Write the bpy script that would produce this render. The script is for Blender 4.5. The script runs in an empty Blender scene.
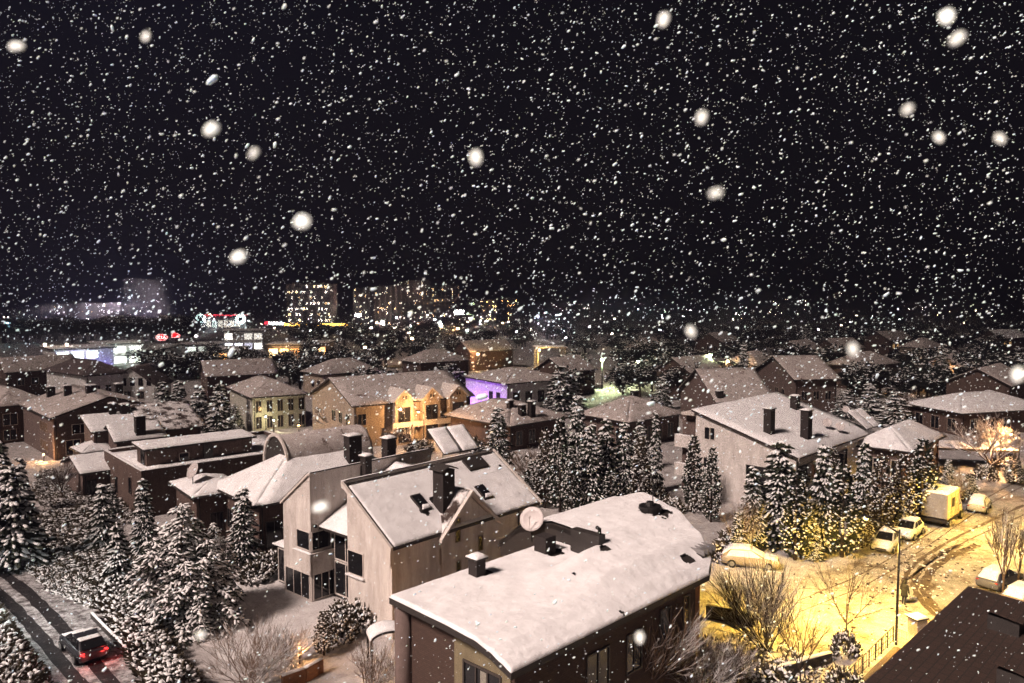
import bpy, bmesh, math, random
from mathutils import Vector, noise, Matrix
R = math.radians
PI = math.pi
sc = bpy.context.scene
COL = sc.collection
rnd = random.Random(7)

# ------------------------------------------------------------------ view geometry (metres, camera 22 m up looking along +Y)
CH, FPX, TH = 22.0, 800.0, R(3.7)
CT, ST = math.cos(TH), math.sin(TH)
def ray(px, py):
    a = (px - 512) / FPX; b = (341.5 - py) / FPX
    return (a, CT + b * ST, -ST + b * CT)
def G(px, py, z=0.0):
    r = ray(px, py); t = (z - CH) / r[2]
    return (r[0] * t, r[1] * t)
def at(px, py, Y):
    r = ray(px, py); t = Y / r[1]
    return (r[0] * t, Y, CH + r[2] * t)
def loc2(o, p, ang):
    dx, dy = p[0] - o[0], p[1] - o[1]
    return (dx * math.cos(ang) + dy * math.sin(ang), -dx * math.sin(ang) + dy * math.cos(ang))
def on_roof(o, ang, p, fz, z0=7.0):
    """place on a roof z = fz(u, v) seen at pixel p, in the house's own frame"""
    z = z0
    for _ in range(30):
        u, v = loc2(o, G(p[0], p[1], z), ang)
        z = z * .5 + .5 * fz(u, v)
    return u, v, z

# ------------------------------------------------------------------ materials
MATS = {}
def nt(name):
    m = bpy.data.materials.new(name); m.use_nodes = True
    t = m.node_tree; t.nodes.clear()
    out = t.nodes.new('ShaderNodeOutputMaterial')
    b = t.nodes.new('ShaderNodeBsdfPrincipled')
    t.links.new(b.outputs[0], out.inputs[0])
    return m, t, b
def ramp(t, src, stops):
    r = t.nodes.new('ShaderNodeValToRGB')
    els = r.color_ramp.elements
    while len(els) < len(stops): els.new(.5)
    for e, (p, c) in zip(els, stops):
        e.position = p; e.color = (*c, 1)
    t.links.new(src, r.inputs[0]); return r.outputs[0]
def tex(t, scale, detail=4, rough=.6, coord='Object', vec=None, sc3=None):
    n = t.nodes.new('ShaderNodeTexNoise')
    n.inputs['Scale'].default_value = scale; n.inputs['Detail'].default_value = detail; n.inputs['Roughness'].default_value = rough
    c = t.nodes.new('ShaderNodeTexCoord')
    s = c.outputs[coord]
    if sc3:
        mp = t.nodes.new('ShaderNodeMapping'); mp.inputs['Scale'].default_value = sc3
        t.links.new(s, mp.inputs[0]); s = mp.outputs[0]
    t.links.new(s, n.inputs['Vector'])
    return n.outputs['Fac']
def bump(t, b, h, strength, dist=.05):
    n = t.nodes.new('ShaderNodeBump'); n.inputs['Strength'].default_value = strength; n.inputs['Distance'].default_value = dist
    t.links.new(h, n.inputs['Height']); t.links.new(n.outputs[0], b.inputs['Normal'])
def plain(name, col, rough=.6, metal=0., var=.12, scale=3., bmp=0., stain=0.):
    if name in MATS: return MATS[name]
    m, t, b = nt(name)
    lo = tuple(max(0, c * (1 - var)) for c in col); hi = tuple(min(1, c * (1 + var)) for c in col)
    n = tex(t, scale, 5)
    c = ramp(t, n, [(.3, lo), (.7, hi)])
    if stain:
        s = tex(t, 1.3, 6, .7, sc3=(1.2, 1.2, .18))
        mx = t.nodes.new('ShaderNodeMix'); mx.data_type = 'RGBA'; mx.blend_type = 'MULTIPLY'
        mx.inputs[0].default_value = stain
        t.links.new(c, mx.inputs[6])
        t.links.new(ramp(t, s, [(.38, (.45, .42, .4)), (.62, (1, 1, 1))]), mx.inputs[7])
        c = mx.outputs[2]
    t.links.new(c, b.inputs['Base Color'])
    b.inputs['Roughness'].default_value = rough; b.inputs['Metallic'].default_value = metal
    if bmp: bump(t, b, tex(t, scale * 6, 6), bmp)
    MATS[name] = m; return m
def emis(name, col, strength):
    if name in MATS: return MATS[name]
    m, t, b = nt(name)
    b.inputs['Base Color'].default_value = (*[c * .5 for c in col], 1)
    b.inputs['Emission Color'].default_value = (*col, 1); b.inputs['Emission Strength'].default_value = strength
    MATS[name] = m; return m
def snow_mat(name='snow', lo=(.70, .68, .69), hi=(.88, .87, .88), dirt=None, dscale=.6, b1=.32):
    if name in MATS: return MATS[name]
    m, t, b = nt(name)
    n = tex(t, 1.1, 7, .65)
    c = ramp(t, n, [(.3, lo), (.65, hi)])
    if dirt:
        d = tex(t, dscale, 9, .72)
        mx = t.nodes.new('ShaderNodeMix'); mx.data_type = 'RGBA'
        f = ramp(t, d, [(dirt[1], (0, 0, 0)), (dirt[2], (1, 1, 1))])
        t.links.new(f, mx.inputs[0]); t.links.new(c, mx.inputs[6]); mx.inputs[7].default_value = (*dirt[0], 1)
        c = mx.outputs[2]
    t.links.new(c, b.inputs['Base Color']); b.inputs['Roughness'].default_value = .75
    b.inputs['Specular IOR Level'].default_value = .2
    a = tex(t, 2.2, 8, .6)
    bump(t, b, a, b1, .25)
    MATS[name] = m; return m
def brick_mat(name, c1, c2, mortar):
    if name in MATS: return MATS[name]
    m, t, b = nt(name)
    tc = t.nodes.new('ShaderNodeTexCoord'); sp = t.nodes.new('ShaderNodeSeparateXYZ'); t.links.new(tc.outputs['Object'], sp.inputs[0])
    ad = t.nodes.new('ShaderNodeMath'); t.links.new(sp.outputs[0], ad.inputs[0]); t.links.new(sp.outputs[1], ad.inputs[1])
    cb = t.nodes.new('ShaderNodeCombineXYZ'); t.links.new(ad.outputs[0], cb.inputs[0]); t.links.new(sp.outputs[2], cb.inputs[1])
    br = t.nodes.new('ShaderNodeTexBrick'); t.links.new(cb.outputs[0], br.inputs[0])
    br.inputs['Color1'].default_value = (*c1, 1); br.inputs['Color2'].default_value = (*c2, 1); br.inputs['Mortar'].default_value = (*mortar, 1)
    br.inputs['Scale'].default_value = 1; br.inputs['Brick Width'].default_value = .3; br.inputs['Row Height'].default_value = .1; br.inputs['Mortar Size'].default_value = .012
    t.links.new(br.outputs[0], b.inputs['Base Color']); b.inputs['Roughness'].default_value = .85
    bump(t, b, br.outputs[1], -.4, .02)
    MATS[name] = m; return m
def glass_mat(name='window_glass', col=(.012, .012, .014)):
    if name in MATS: return MATS[name]
    m, t, b = nt(name)
    b.inputs['Base Color'].default_value = (*col, 1); b.inputs['Roughness'].default_value = .08; b.inputs['Specular IOR Level'].default_value = .6
    MATS[name] = m; return m

SNOW = snow_mat()
SNOWD = snow_mat('thin_dimmed_snow', (.36, .31, .29), (.54, .49, .47), dirt=((.12, .08, .065), .56, .66), dscale=.9)  # thin roof snow, its colour also lowered to dim distant roofs
SNOWP = snow_mat('patchy_snow', (.6, .56, .55), (.8, .78, .78), dirt=((.045, .03, .025), .47, .56), dscale=.75)
GROUND = snow_mat('ground_snow', (.32, .29, .28), (.52, .49, .48), dirt=((.06, .045, .035), .58, .7), dscale=.28, b1=.6)
LAWN = snow_mat('lawn_snow', (.5, .46, .45), (.66, .63, .62), b1=.3)
ROAD = snow_mat('road_snow', (.26, .24, .22), (.46, .43, .4), dirt=((.11, .075, .05), .48, .64), dscale=.33, b1=.55)
TRACK = snow_mat('packed_track', (.06, .042, .03), (.13, .09, .06), dirt=((.4, .36, .32), .55, .68), dscale=1.6, b1=.5)
ASPH = snow_mat('slushy_asphalt', (.06, .05, .05), (.14, .12, .12), dirt=((.5, .48, .48), .42, .6), dscale=1.6, b1=.5)
WET = snow_mat('wet_wheel_track', (.012, .01, .011), (.03, .026, .027), dirt=((.2, .18, .18), .58, .72), dscale=2.2)
STUCCO = plain('cream_stucco', (.70, .64, .60), .9, var=.07, scale=1.2, bmp=.15, stain=.55)
STUCCO2 = plain('white_stucco', (.74, .69, .66), .9, var=.07, scale=1.2, bmp=.15, stain=.5)
WHITEW = plain('white_render', (.72, .71, .7), .85, var=.05, stain=.3)
YELLOWW = plain('yellow_lit_render', (.5, .48, .41), .85, var=.06, stain=.3)  # yellow lamp light is put into this wall colour
OCHRE = plain('ochre_render', (.42, .34, .27), .85, var=.08, stain=.4)
BROWNW = plain('brown_render', (.11, .072, .06), .9, var=.12, stain=.5, bmp=.2)
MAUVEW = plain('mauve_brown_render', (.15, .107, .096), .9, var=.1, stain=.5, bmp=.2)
OLIVEW = plain('olive_render', (.2, .165, .1), .9, var=.1, stain=.4)
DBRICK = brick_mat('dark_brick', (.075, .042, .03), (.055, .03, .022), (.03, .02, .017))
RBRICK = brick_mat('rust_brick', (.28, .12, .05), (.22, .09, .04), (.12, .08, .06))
ROOFD = plain('dark_roofing', (.035, .026, .024), .8, var=.3, scale=5)
ROOFB = brick_mat('brown_shingle', (.034, .018, .0125), (.027, .0145, .010), (.012, .007, .005))
for n_ in ROOFB.node_tree.nodes:
    if n_.type == 'COMBXYZ': cx_ = n_
    if n_.type == 'SEPXYZ': sx_ = n_
    if n_.type == 'TEX_BRICK': n_.inputs['Brick Width'].default_value = .45; n_.inputs['Row Height'].default_value = .3; n_.inputs['Mortar Size'].default_value = .02
ROOFB.node_tree.links.new(sx_.outputs[0], cx_.inputs[0]); ROOFB.node_tree.links.new(sx_.outputs[1], cx_.inputs[1])
CHIM = plain('sooty_brick', (.022, .016, .015), .9, var=.3, scale=6)
TRIM = plain('pale_trim', (.6, .54, .5), .7, var=.08)
DTRIM = plain('dark_trim', (.03, .025, .023), .6, var=.2)
FRAME = plain('window_frame_brown', (.3, .24, .21), .5, var=.1)
FRAMED = plain('window_frame_dark', (.05, .04, .035), .5, var=.1)
CURTAIN = plain('grey_curtain', (.25, .23, .19), .9, var=.25, scale=9)
GLASS = glass_mat()
METAL = plain('galvanised_metal', (.33, .32, .32), .4, .7)
DMETAL = plain('dark_metal', (.02, .018, .018), .5, .4)
SNOWK = snow_mat('nearly_bare_roof', (.07, .055, .055), (.14, .11, .11), dirt=((.3, .27, .27), .6, .75))
DISHM = plain('dish_paint', (.52, .47, .46), .5, var=.06)
BARK = plain('bark', (.045, .03, .022), .9, var=.3, scale=8)
TWIG = plain('twig', (.08, .05, .035), .9, var=.3, scale=8)
TWIGL = plain('pale_twig', (.2, .13, .09), .9, var=.3, scale=8)
NEEDLE = plain('dark_needles', (.028, .034, .02), .8, var=.4, scale=4)
NEEDLEB = plain('brown_needles', (.06, .045, .025), .8, var=.4, scale=4)
LEAFD = plain('far_leaves', (.016, .018, .014), .9, var=.4, scale=2)
SNOWT = snow_mat('tree_snow', (.74, .73, .73), (.9, .89, .89), b1=.1)
FLAKE = plain('flake', (.66, .83, 1.0), .6, var=.02)  # bluish base stands in for cooler light on the flakes
for n_ in FLAKE.node_tree.nodes:
    if n_.type == 'BSDF_PRINCIPLED': n_.inputs['Subsurface Scale'].default_value = 1.0; n_.inputs['Subsurface Weight'].default_value = .9; n_.inputs['Subsurface Radius'].default_value = (.02, .02, .025)

# ------------------------------------------------------------------ mesh builder
class MB:
    def __init__(s): s.v = []; s.f = []; s.m = []
    def add(s, vs, fs, mi=0):
        k = len(s.v); s.v += [tuple(p) for p in vs]
        s.f += [tuple(i + k for i in f) for f in fs]; s.m += [mi] * len(fs)
    def box(s, a, b, mi=0):
        x0, y0, z0 = a; x1, y1, z1 = b
        s.add([(x0,y0,z0),(x1,y0,z0),(x1,y1,z0),(x0,y1,z0),(x0,y0,z1),(x1,y0,z1),(x1,y1,z1),(x0,y1,z1)],
              [(0,3,2,1),(4,5,6,7),(0,1,5,4),(1,2,6,5),(2,3,7,6),(3,0,4,7)], mi); return s
    def slab(s, pts, th, mi=0):
        """polygon thickened straight down by th"""
        n = len(pts)
        s.add(list(pts) + [(p[0], p[1], p[2] - th) for p in pts],
              [tuple(range(n)), tuple(range(2 * n - 1, n - 1, -1))] + [(i, n + i, n + (i + 1) % n, (i + 1) % n) for i in range(n)], mi); return s
    def prism_x(s, prof, x0, x1, mi=0):
        n = len(prof)
        s.add([(x0, y, z) for y, z in prof] + [(x1, y, z) for y, z in prof],
              [tuple(range(n)), tuple(range(2 * n - 1, n - 1, -1))] + [(i, n + i, n + (i + 1) % n, (i + 1) % n) for i in range(n)], mi); return s
    def prism_y(s, prof, y0, y1, mi=0):
        n = len(prof)
        s.add([(x, y0, z) for x, z in prof] + [(x, y1, z) for x, z in prof],
              [tuple(range(n)), tuple(range(2 * n - 1, n - 1, -1))] + [(i, n + i, n + (i + 1) % n, (i + 1) % n) for i in range(n)], mi); return s
    def prism_z(s, prof, z0, z1, mi=0):
        n = len(prof)
        s.add([(x, y, z0) for x, y in prof] + [(x, y, z1) for x, y in prof],
              [tuple(range(n)), tuple(range(2 * n - 1, n - 1, -1))] + [(i, n + i, n + (i + 1) % n, (i + 1) % n) for i in range(n)], mi); return s
    def tube(s, pts, rs, n=6, mi=0, cap=True):
        pts = [Vector(p) for p in pts]
        rings = []
        for i, p in enumerate(pts):
            d = (pts[min(i + 1, len(pts) - 1)] - pts[max(i - 1, 0)]).normalized()
            a = d.cross(Vector((0, 0, 1)) if abs(d.z) < .9 else Vector((1, 0, 0))).normalized(); b = d.cross(a)
            r = rs[i] if isinstance(rs, (list, tuple)) else rs
            rings.append([p + (a * math.cos(2 * PI * k / n) + b * math.sin(2 * PI * k / n)) * r for k in range(n)])
        vs = [q for rg in rings for q in rg]; fs = []
        for i in range(len(pts) - 1):
            for k in range(n):
                k2 = (k + 1) % n
                fs.append((i * n + k, i * n + k2, (i + 1) * n + k2, (i + 1) * n + k))
        if cap:
            fs.append(tuple(range(n - 1, -1, -1))); e = (len(pts) - 1) * n; fs.append(tuple(range(e, e + n)))
        s.add(vs, fs, mi); return s
    def blob(s, c, r, d=(0, 0, 1), n=6, jit=.2, rg=rnd, mi=0):
        """small lumpy ellipsoid: radii r = (along d, across, up)"""
        d = Vector(d); d = Vector((d.x, d.y, d.z)).normalized() if d.length > 1e-6 else Vector((1, 0, 0))
        a = d.cross(Vector((0, 0, 1))); a = a.normalized() if a.length > 1e-3 else Vector((1, 0, 0)); u = a.cross(d)
        vs = []; c = Vector(c)
        vs.append(c + d * r[0])
        for i, t in enumerate((.45, -.5)):
            w = math.sqrt(1 - t * t)
            for k in range(n):
                q = 2 * PI * (k + .5 * i) / n; j = 1 + rg.uniform(-jit, jit)
                vs.append(c + d * r[0] * t * j + a * math.cos(q) * w * r[1] * j + u * math.sin(q) * w * r[2] * j)
        vs.append(c - d * r[0])
        fs = [(0, 1 + k, 1 + (k + 1) % n) for k in range(n)]
        for k in range(n):
            k2 = (k + 1) % n
            fs += [(1 + k, 1 + n + k, 1 + k2), (1 + k2, 1 + n + k, 1 + n + k2)]
        fs += [(1 + 2 * n, 1 + n + (k + 1) % n, 1 + n + k) for k in range(n)]
        s.add(vs, fs, mi); return s
    def snow(s, P, nu, nv, th, seed=0., amp=.3, mi=0, holes=(), join=''):
        """a snow blanket lying on the surface P(s,t): rounded uneven rim, gently uneven top"""
        top = []; bot = []
        for i in range(nu + 1):
            for j in range(nv + 1):
                p = Vector(P(i / nu, j / nv))
                edge = min(i if 'a' not in join else 9, nu - i if 'b' not in join else 9, j, nv - j)
                k = .35 if edge == 0 else 1.
                w = noise.noise(Vector((p.x * .9 + seed, p.y * .9, p.z * .9 + seed))) * amp + noise.noise(Vector((p.x * 3 + seed, p.y * 3, seed))) * amp * .4
                top.append((p.x, p.y, p.z + max(.012, th * (k + w))))
                bot.append((p.x, p.y, p.z + .004))
        k0 = len(s.v); W = nv + 1; s.v += top
        def gone(i, j):
            c = Vector(top[i * W + j])
            for hx, hy, hr in holes:
                if math.hypot(c.x - hx, c.y - hy) < hr * (1 + .5 * noise.noise(c * 2.3 + Vector((seed, 0, 0)))): return True
            return False
        for i in range(nu):
            for j in range(nv):
                if holes and gone(i, j): continue
                s.f.append((k0 + i * W + j, k0 + (i + 1) * W + j, k0 + (i + 1) * W + j + 1, k0 + i * W + j + 1)); s.m.append(mi)
        rim = [(i, 0) for i in range(nu)] + [(nu, j) for j in range(nv)] + [(i, nv) for i in range(nu, 0, -1)] + [(0, j) for j in range(nv, 0, -1)]
        k1 = len(s.v); s.v += [bot[i * W + j] for i, j in rim]; n = len(rim)
        for q in range(n):
            a, b = rim[q], rim[(q + 1) % n]
            if ('a' in join and a[0] == b[0] == 0) or ('b' in join and a[0] == b[0] == nu): continue
            s.f.append((k0 + a[0] * W + a[1], k1 + q, k1 + (q + 1) % n, k0 + b[0] * W + b[1])); s.m.append(mi)
        return s
    def mesh(s, name, mats, smooth=False, fix=True):
        me = bpy.data.meshes.new(name); me.from_pydata(s.v, [], s.f)
        for m in (mats if isinstance(mats, (list, tuple)) else [mats]): me.materials.append(m)
        if len(set(s.m)) > 1: me.polygons.foreach_set('material_index', s.m)
        if fix:
            bm = bmesh.new(); bm.from_mesh(me); bmesh.ops.recalc_face_normals(bm, faces=bm.faces); bm.to_mesh(me); bm.free()
        if smooth: me.polygons.foreach_set('use_smooth', [True] * len(me.polygons))
        me.update(); return me
    def build(s, name, mats, parent=None, smooth=False, loc=None, rz=0., fix=True):
        return link(name, s.mesh(name, mats, smooth, fix), parent, loc, rz)
def link(name, data, parent=None, loc=None, rz=0.):
    o = bpy.data.objects.new(name, data); COL.objects.link(o)
    if parent: o.parent = parent
    if loc is not None: o.location = loc
    o.rotation_euler[2] = rz
    return o
def thing(name, label, cat, loc=(0, 0, 0), rz=0., group=None):
    o = bpy.data.objects.new(name, None); COL.objects.link(o); o.empty_display_size = .2
    o.location = loc if len(loc) == 3 else (*loc, 0); o.rotation_euler[2] = rz
    o['label'] = label; o['category'] = cat
    if group: o['group'] = group
    return o
def tag(o, label, cat, group=None):
    o['label'] = label; o['category'] = cat
    if group: o['group'] = group
    return o
def struct(o): o['kind'] = 'structure'; return o
def bil(a, b, c, d):
    a, b, c, d = map(Vector, (a, b, c, d))
    return lambda s, t: (a * (1 - s) + b * s) * (1 - t) + (d * (1 - s) + c * s) * t

# ------------------------------------------------------------------ camera, light, air
cam = bpy.data.cameras.new('camera'); cam.sensor_width = 36; cam.lens = 36 * FPX / 1024; cam.clip_end = 9000; cam.clip_start = .05
co = bpy.data.objects.new('camera', cam); COL.objects.link(co); co.location = (0, 0, CH); co.rotation_euler = (PI / 2 - TH, 0, 0)
sc.camera = co
cam.dof.use_dof = True; cam.dof.focus_distance = 60; cam.dof.aperture_fstop = 1.4
SUNV = Vector((-.56, -.46, .69)).normalized()
el = math.asin(SUNV.z); az = math.atan2(SUNV.x, SUNV.y)
sun = bpy.data.lights.new('sun', 'SUN'); sun.energy = 5.0; sun.angle = R(12); sun.color = (1, .80, .71)
so = bpy.data.objects.new('sun', sun); COL.objects.link(so); so.rotation_euler = SUNV.to_track_quat('Z', 'Y').to_euler()
w = bpy.data.worlds.new('World'); sc.world = w; w.use_nodes = True
t = w.node_tree; t.nodes.clear()
wo = t.nodes.new('ShaderNodeOutputWorld'); bg = t.nodes.new('ShaderNodeBackground'); sky = t.nodes.new('ShaderNodeTexSky')
sky.sky_type = 'NISHITA'; sky.sun_disc = False; sky.sun_elevation = el; sky.sun_rotation = az
tc = t.nodes.new('ShaderNodeTexCoord'); sp = t.nodes.new('ShaderNodeSeparateXYZ'); t.links.new(tc.outputs['Generated'], sp.inputs[0])
mp_ = t.nodes.new('ShaderNodeMath'); mp_.operation = 'MULTIPLY_ADD'; mp_.inputs[1].default_value = .5; mp_.inputs[2].default_value = .5
t.links.new(sp.outputs[0], mp_.inputs[0])
tint = ramp(t, mp_.outputs[0], [(.2, (.6, .48, .85)), (.29, (1.0, .82, 1.45)), (.42, (.5, .4, .6)), (.6, (.38, .29, .33)), (.8, (.55, .36, .35))])
mx = t.nodes.new('ShaderNodeMix'); mx.data_type = 'RGBA'; mx.blend_type = 'MULTIPLY'; mx.inputs[0].default_value = 1
t.links.new(sky.outputs[0], mx.inputs[6]); t.links.new(tint, mx.inputs[7]); t.links.new(mx.outputs[2], bg.inputs[0])
bg.inputs[1].default_value = .0009
t.links.new(bg.outputs[0], wo.inputs[0])
sc.view_settings.view_transform = 'Standard'; sc.view_settings.look = 'None'; sc.view_settings.exposure = 1.85; sc.view_settings.gamma = 1
sc.cycles.use_denoising = True
try: sc.cycles.denoiser = 'OPENIMAGEDENOISE'; sc.cycles.denoising_input_passes = 'RGB_ALBEDO_NORMAL'
except Exception: pass
sc.cycles.max_bounces = 5; sc.cycles.diffuse_bounces = 2; sc.cycles.glossy_bounces = 2; sc.cycles.volume_bounces = 0
sc.cycles.sample_clamp_indirect = 4; sc.cycles.use_light_tree = True
HAZE = True
if HAZE:
    hz = MB().box((-1500, -40, -2), (1500, 2600, 75)).build('dimming_haze', None or plain('haze_air', (1, 1, 1)))
    hz['kind'] = 'stuff'
    m = bpy.data.materials.new('dimming_air'); m.use_nodes = True; tt = m.node_tree; tt.nodes.clear()
    ho = tt.nodes.new('ShaderNodeOutputMaterial'); hv = tt.nodes.new('ShaderNodeVolumePrincipled')
    hv.inputs['Color'].default_value = (.009, .009, .015, 1); hv.inputs['Density'].default_value = .0082; hv.inputs['Anisotropy'].default_value = .2  # absorbing air added so distant roofs dim under the even sun
    tt.links.new(hv.outputs[0], ho.inputs['Volume']); hz.data.materials.clear(); hz.data.materials.append(m)
def point(name, loc, power, col, size=.15, parent=None):
    l = bpy.data.lights.new(name, 'POINT'); l.energy = power; l.color = col; l.shadow_soft_size = size
    o = bpy.data.objects.new(name, l); COL.objects.link(o); o.location = loc
    if parent: o.parent = parent
    return o
def lamp(px, py, h, col, power, label, arm=(0, 0), far=False, group=None, strength=None, rz=0.):
    if far: strength = (strength or 30) * max(6, .09 * math.exp(.0082 * G(px, py)[1])); power *= 1.4
    x, y = G(px, py)
    r = thing('street_lamp', label, 'street lamp', (x, y, 0), rz, group)
    L = math.hypot(*arm); ax, ay = arm
    w_ = .09 if not far else .14
    MB().tube([(0, 0, 0), (0, 0, h * .5), (0, 0, h)], [w_, w_ * .8, w_ * .6], 8).build('pole', DMETAL, r, True)
    if L: MB().tube([(0, 0, h - .25), (ax * .5, ay * .5, h + .05), (ax, ay, h + .1)], .05, 6).build('arm', DMETAL, r, True)
    hd = MB().blob((ax, ay, h + .12), (.42, .2, .13), (ax, ay, 0) if L else (1, 0, 0), 8, 0).build('lamp_head', DMETAL, r, True)
    e = emis('lamp_glow_%d_%d' % (px, py), col, strength or 14)
    q = .16 if not far else max(.42, y * .0016)  # far lenses are enlarged, their size standing in for lamp glare
    MB().blob((ax, ay, h - (.02 if not far else .1)), (q, q, q * .7), (1, 0, 0), 8, 0).build('lens', e, hd, True)
    if power:
        po = point('lamp_light', (ax, ay, h - .35 - (.3 if far else 0)), power, col, .12, r)
        if not far and h > 5.5:   # a hooded street luminaire shines downwards only
            sl = bpy.data.lights.new('lamp_light', 'SPOT'); sl.energy = power; sl.color = col; sl.shadow_soft_size = .12; sl.spot_size = R(164); sl.spot_blend = .25; po.data = sl
    return r

# ------------------------------------------------------------------ ground, roads, hills
def sheet(name, pts, z, mat):
    n = len(pts); b = MB(); b.add([(p[0], p[1], z) for p in pts], [tuple(range(n))])
    return struct(b.build(name, mat, fix=False))
struct(MB().box((-3000, -60, -1.2), (3000, 2590, 0)).build('ground', GROUND))
hb = MB(); NX = 90
rows = []
for j, (yy, k) in enumerate([(900, 0), (1250, .35), (1700, .8), (2100, 1.), (2500, .7)]):
    for i in range(NX + 1):
        x = -2400 + 4800 * i / NX
        h = 20 + 7 * noise.noise(Vector((x * .0016, yy * .002, 3))) + 5 * max(-.5, min(1, x / 900)) + 3 * noise.noise(Vector((x * .01, yy * .01, 9)))
        rows.append((x, yy, -1 + (h + 1) * k))
hb.add(rows, [(j * (NX + 1) + i, j * (NX + 1) + i + 1, (j + 1) * (NX + 1) + i + 1, (j + 1) * (NX + 1) + i) for j in range(4) for i in range(NX)])
struct(hb.build('hills', LEAFD, smooth=True, fix=False))
sheet('street', [G(*p) for p in [(1080, 452), (1000, 478), (975, 492), (930, 522), (872, 556), (800, 578), (735, 585), (760, 640), (832, 664), (860, 700), (1000, 720), (1120, 640)]], .012, ROAD)
def strip(name, px, width, z, mat, wob=.7):
    pts = [Vector((*G(*p), 0)) for p in px]
    # smooth the path
    for _ in range(3):
        q = [pts[0]]
        for a, b in zip(pts[:-1], pts[1:]): q += [a * .75 + b * .25, a * .25 + b * .75]
        q.append(pts[-1]); pts = q
    b = MB(); vs = []
    for i, p in enumerate(pts):
        d = (pts[min(i + 1, len(pts) - 1)] - pts[max(i - 1, 0)]).normalized(); nrm = Vector((-d.y, d.x, 0))
        ww = width * (1 + wob * noise.noise(p * .9 + Vector((width * 9, 0, 0))))
        off = .06 * noise.noise(p * 1.7 + Vector((5, 0, 0)))
        vs += [(*(p + nrm * (ww / 2 + off)).xy, z), (*(p - nrm * (ww / 2 - off)).xy, z)]
    b.add(vs, [(2 * i, 2 * i + 1, 2 * i + 3, 2 * i + 2) for i in range(len(pts) - 1)])
    return struct(b.build(name, mat, fix=False))
for px, wd in [([(978, 545), (945, 558), (922, 580), (930, 606), (962, 626), (1010, 650)], .62), ([(960, 545), (932, 558), (912, 578), (918, 600), (950, 628), (985, 650)], .5),
               ([(1024, 505), (960, 535), (918, 560), (905, 575), (903, 590)], .34), ([(1024, 515), (950, 548), (900, 585)], .18), ([(1040, 470), (985, 498), (935, 530), (870, 572), (800, 600)], .14),
               ([(1040, 478), (990, 503), (940, 537), (880, 580), (800, 612)], .12), ([(905, 610), (940, 626), (985, 640)], .2), ([(800, 588), (850, 592), (890, 590)], .1), ([(795, 603), (850, 606), (885, 603)], .1)]:
    strip('tyre_track', px, wd, .017, TRACK)
# lane on the left and its wet wheel tracks, low kerb and bank wall
strip('lane', [(-60, 520), (-12, 560), (30, 605), (75, 650), (125, 700), (170, 745)], 5.6, .008, ASPH, .1)
for px in ([(-50, 545), (2, 572), (30, 594), (62, 627), (98, 668), (140, 715)], [(-60, 560), (-5, 588), (25, 618), (55, 655), (85, 690), (110, 720)]):
    strip('wheel_track', px, .8, .013, WET, .3)
strip('lawn', [(225, 575), (262, 610), (300, 640)], 9.5, .008, LAWN, .2)

# ------------------------------------------------------------------ house kit
def win(par, face, plane, a, z, w, h, frame=FRAME, pane=GLASS, nm=1, nh=0, d=.07, ft=.07, curtain=False, sill=False):
    f = MB(); sgn = -1
    def bx(b, a0, z0, a1, z1, d0, d1, mi=0):
        if face in ('-v', '+v'):
            s = -1 if face == '-v' else 1
            y0, y1 = sorted((plane + s * d0, plane + s * d1)); b.box((a0, y0, z0), (a1, y1, z1), mi)
        else:
            s = -1 if face == '-u' else 1
            x0, x1 = sorted((plane + s * d0, plane + s * d1)); b.box((x0, a0, z0), (x1, a1, z1), mi)
    bx(f, a - ft, z - ft, a + w + ft, z, .004, d); bx(f, a - ft, z + h, a + w + ft, z + h + ft, .004, d)
    bx(f, a - ft, z, a, z + h, .004, d); bx(f, a + w, z, a + w + ft, z + h, .004, d)
    for i in range(nm):
        c = a + w * (i + 1) / (nm + 1); bx(f, c - ft * .4, z, c + ft * .4, z + h, .02, d * .9)
    for i in range(nh):
        c = z + h * (i + 1) / (nh + 1); bx(f, a, c - ft * .3, a + w, c + ft * .3, .018, d * .85)
    fo = f.build('window', frame, par)
    p = MB(); bx(p, a, z, a + w, z + h, .006, .012); p.build('pane', pane, fo)
    if curtain:
        c = MB(); bx(c, a + w * .38, z + .02, a + w * .55, z + h * .97, .013, .0165); c.build('curtain', CURTAIN, fo)
    if sill:
        s_ = MB(); bx(s_, a - .15, z - ft - .1, a + w + .15, z - ft - .003, .004, .2); s_.build('sill', SNOW, fo)
    return fo
def chimney(par, u, v, z, w, d, h, cap=True, mat=CHIM):
    c = MB().box((u - w / 2, v - d / 2, z - .6), (u + w / 2, v + d / 2, z + h)).build('chimney', mat, par)
    if cap:
        MB().box((u - w / 2 - .09, v - d / 2 - .09, z + h + .003), (u + w / 2 + .09, v + d / 2 + .09, z + h + .1)).build('chimney_cap', DTRIM, c)
        m = MB(); q = w / 2 + .1; r_ = d / 2 + .1
        m.snow(bil((u - q, v - r_, z + h + .103), (u + q, v - r_, z + h + .103), (u + q, v + r_, z + h + .103), (u - q, v + r_, z + h + .103)), 4, 4, .16, u)
        m.build('chimney_snow', SNOW, c, True)
    return c
def hip_pts(L, W, ov, ze, zr, inx, ux=None):
    h = min(L, W) / 2 if inx is None else inx
    if L >= W: a, b = (h, W / 2), (L - h, W / 2)
    else: a, b = (L / 2, h), (L / 2, W - h)
    return [(-ov, -ov, ze), (L + ov, -ov, ze), (L + ov, W + ov, ze), (-ov, W + ov, ze), (*a, zr), (*b, zr)], L >= W
def hip_faces(lw): return [(0, 1, 5, 4), (1, 2, 5), (2, 3, 4, 5), (3, 0, 4)] if lw else [(0, 1, 4), (1, 2, 5, 4), (2, 3, 5), (3, 0, 4, 5)]
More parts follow.
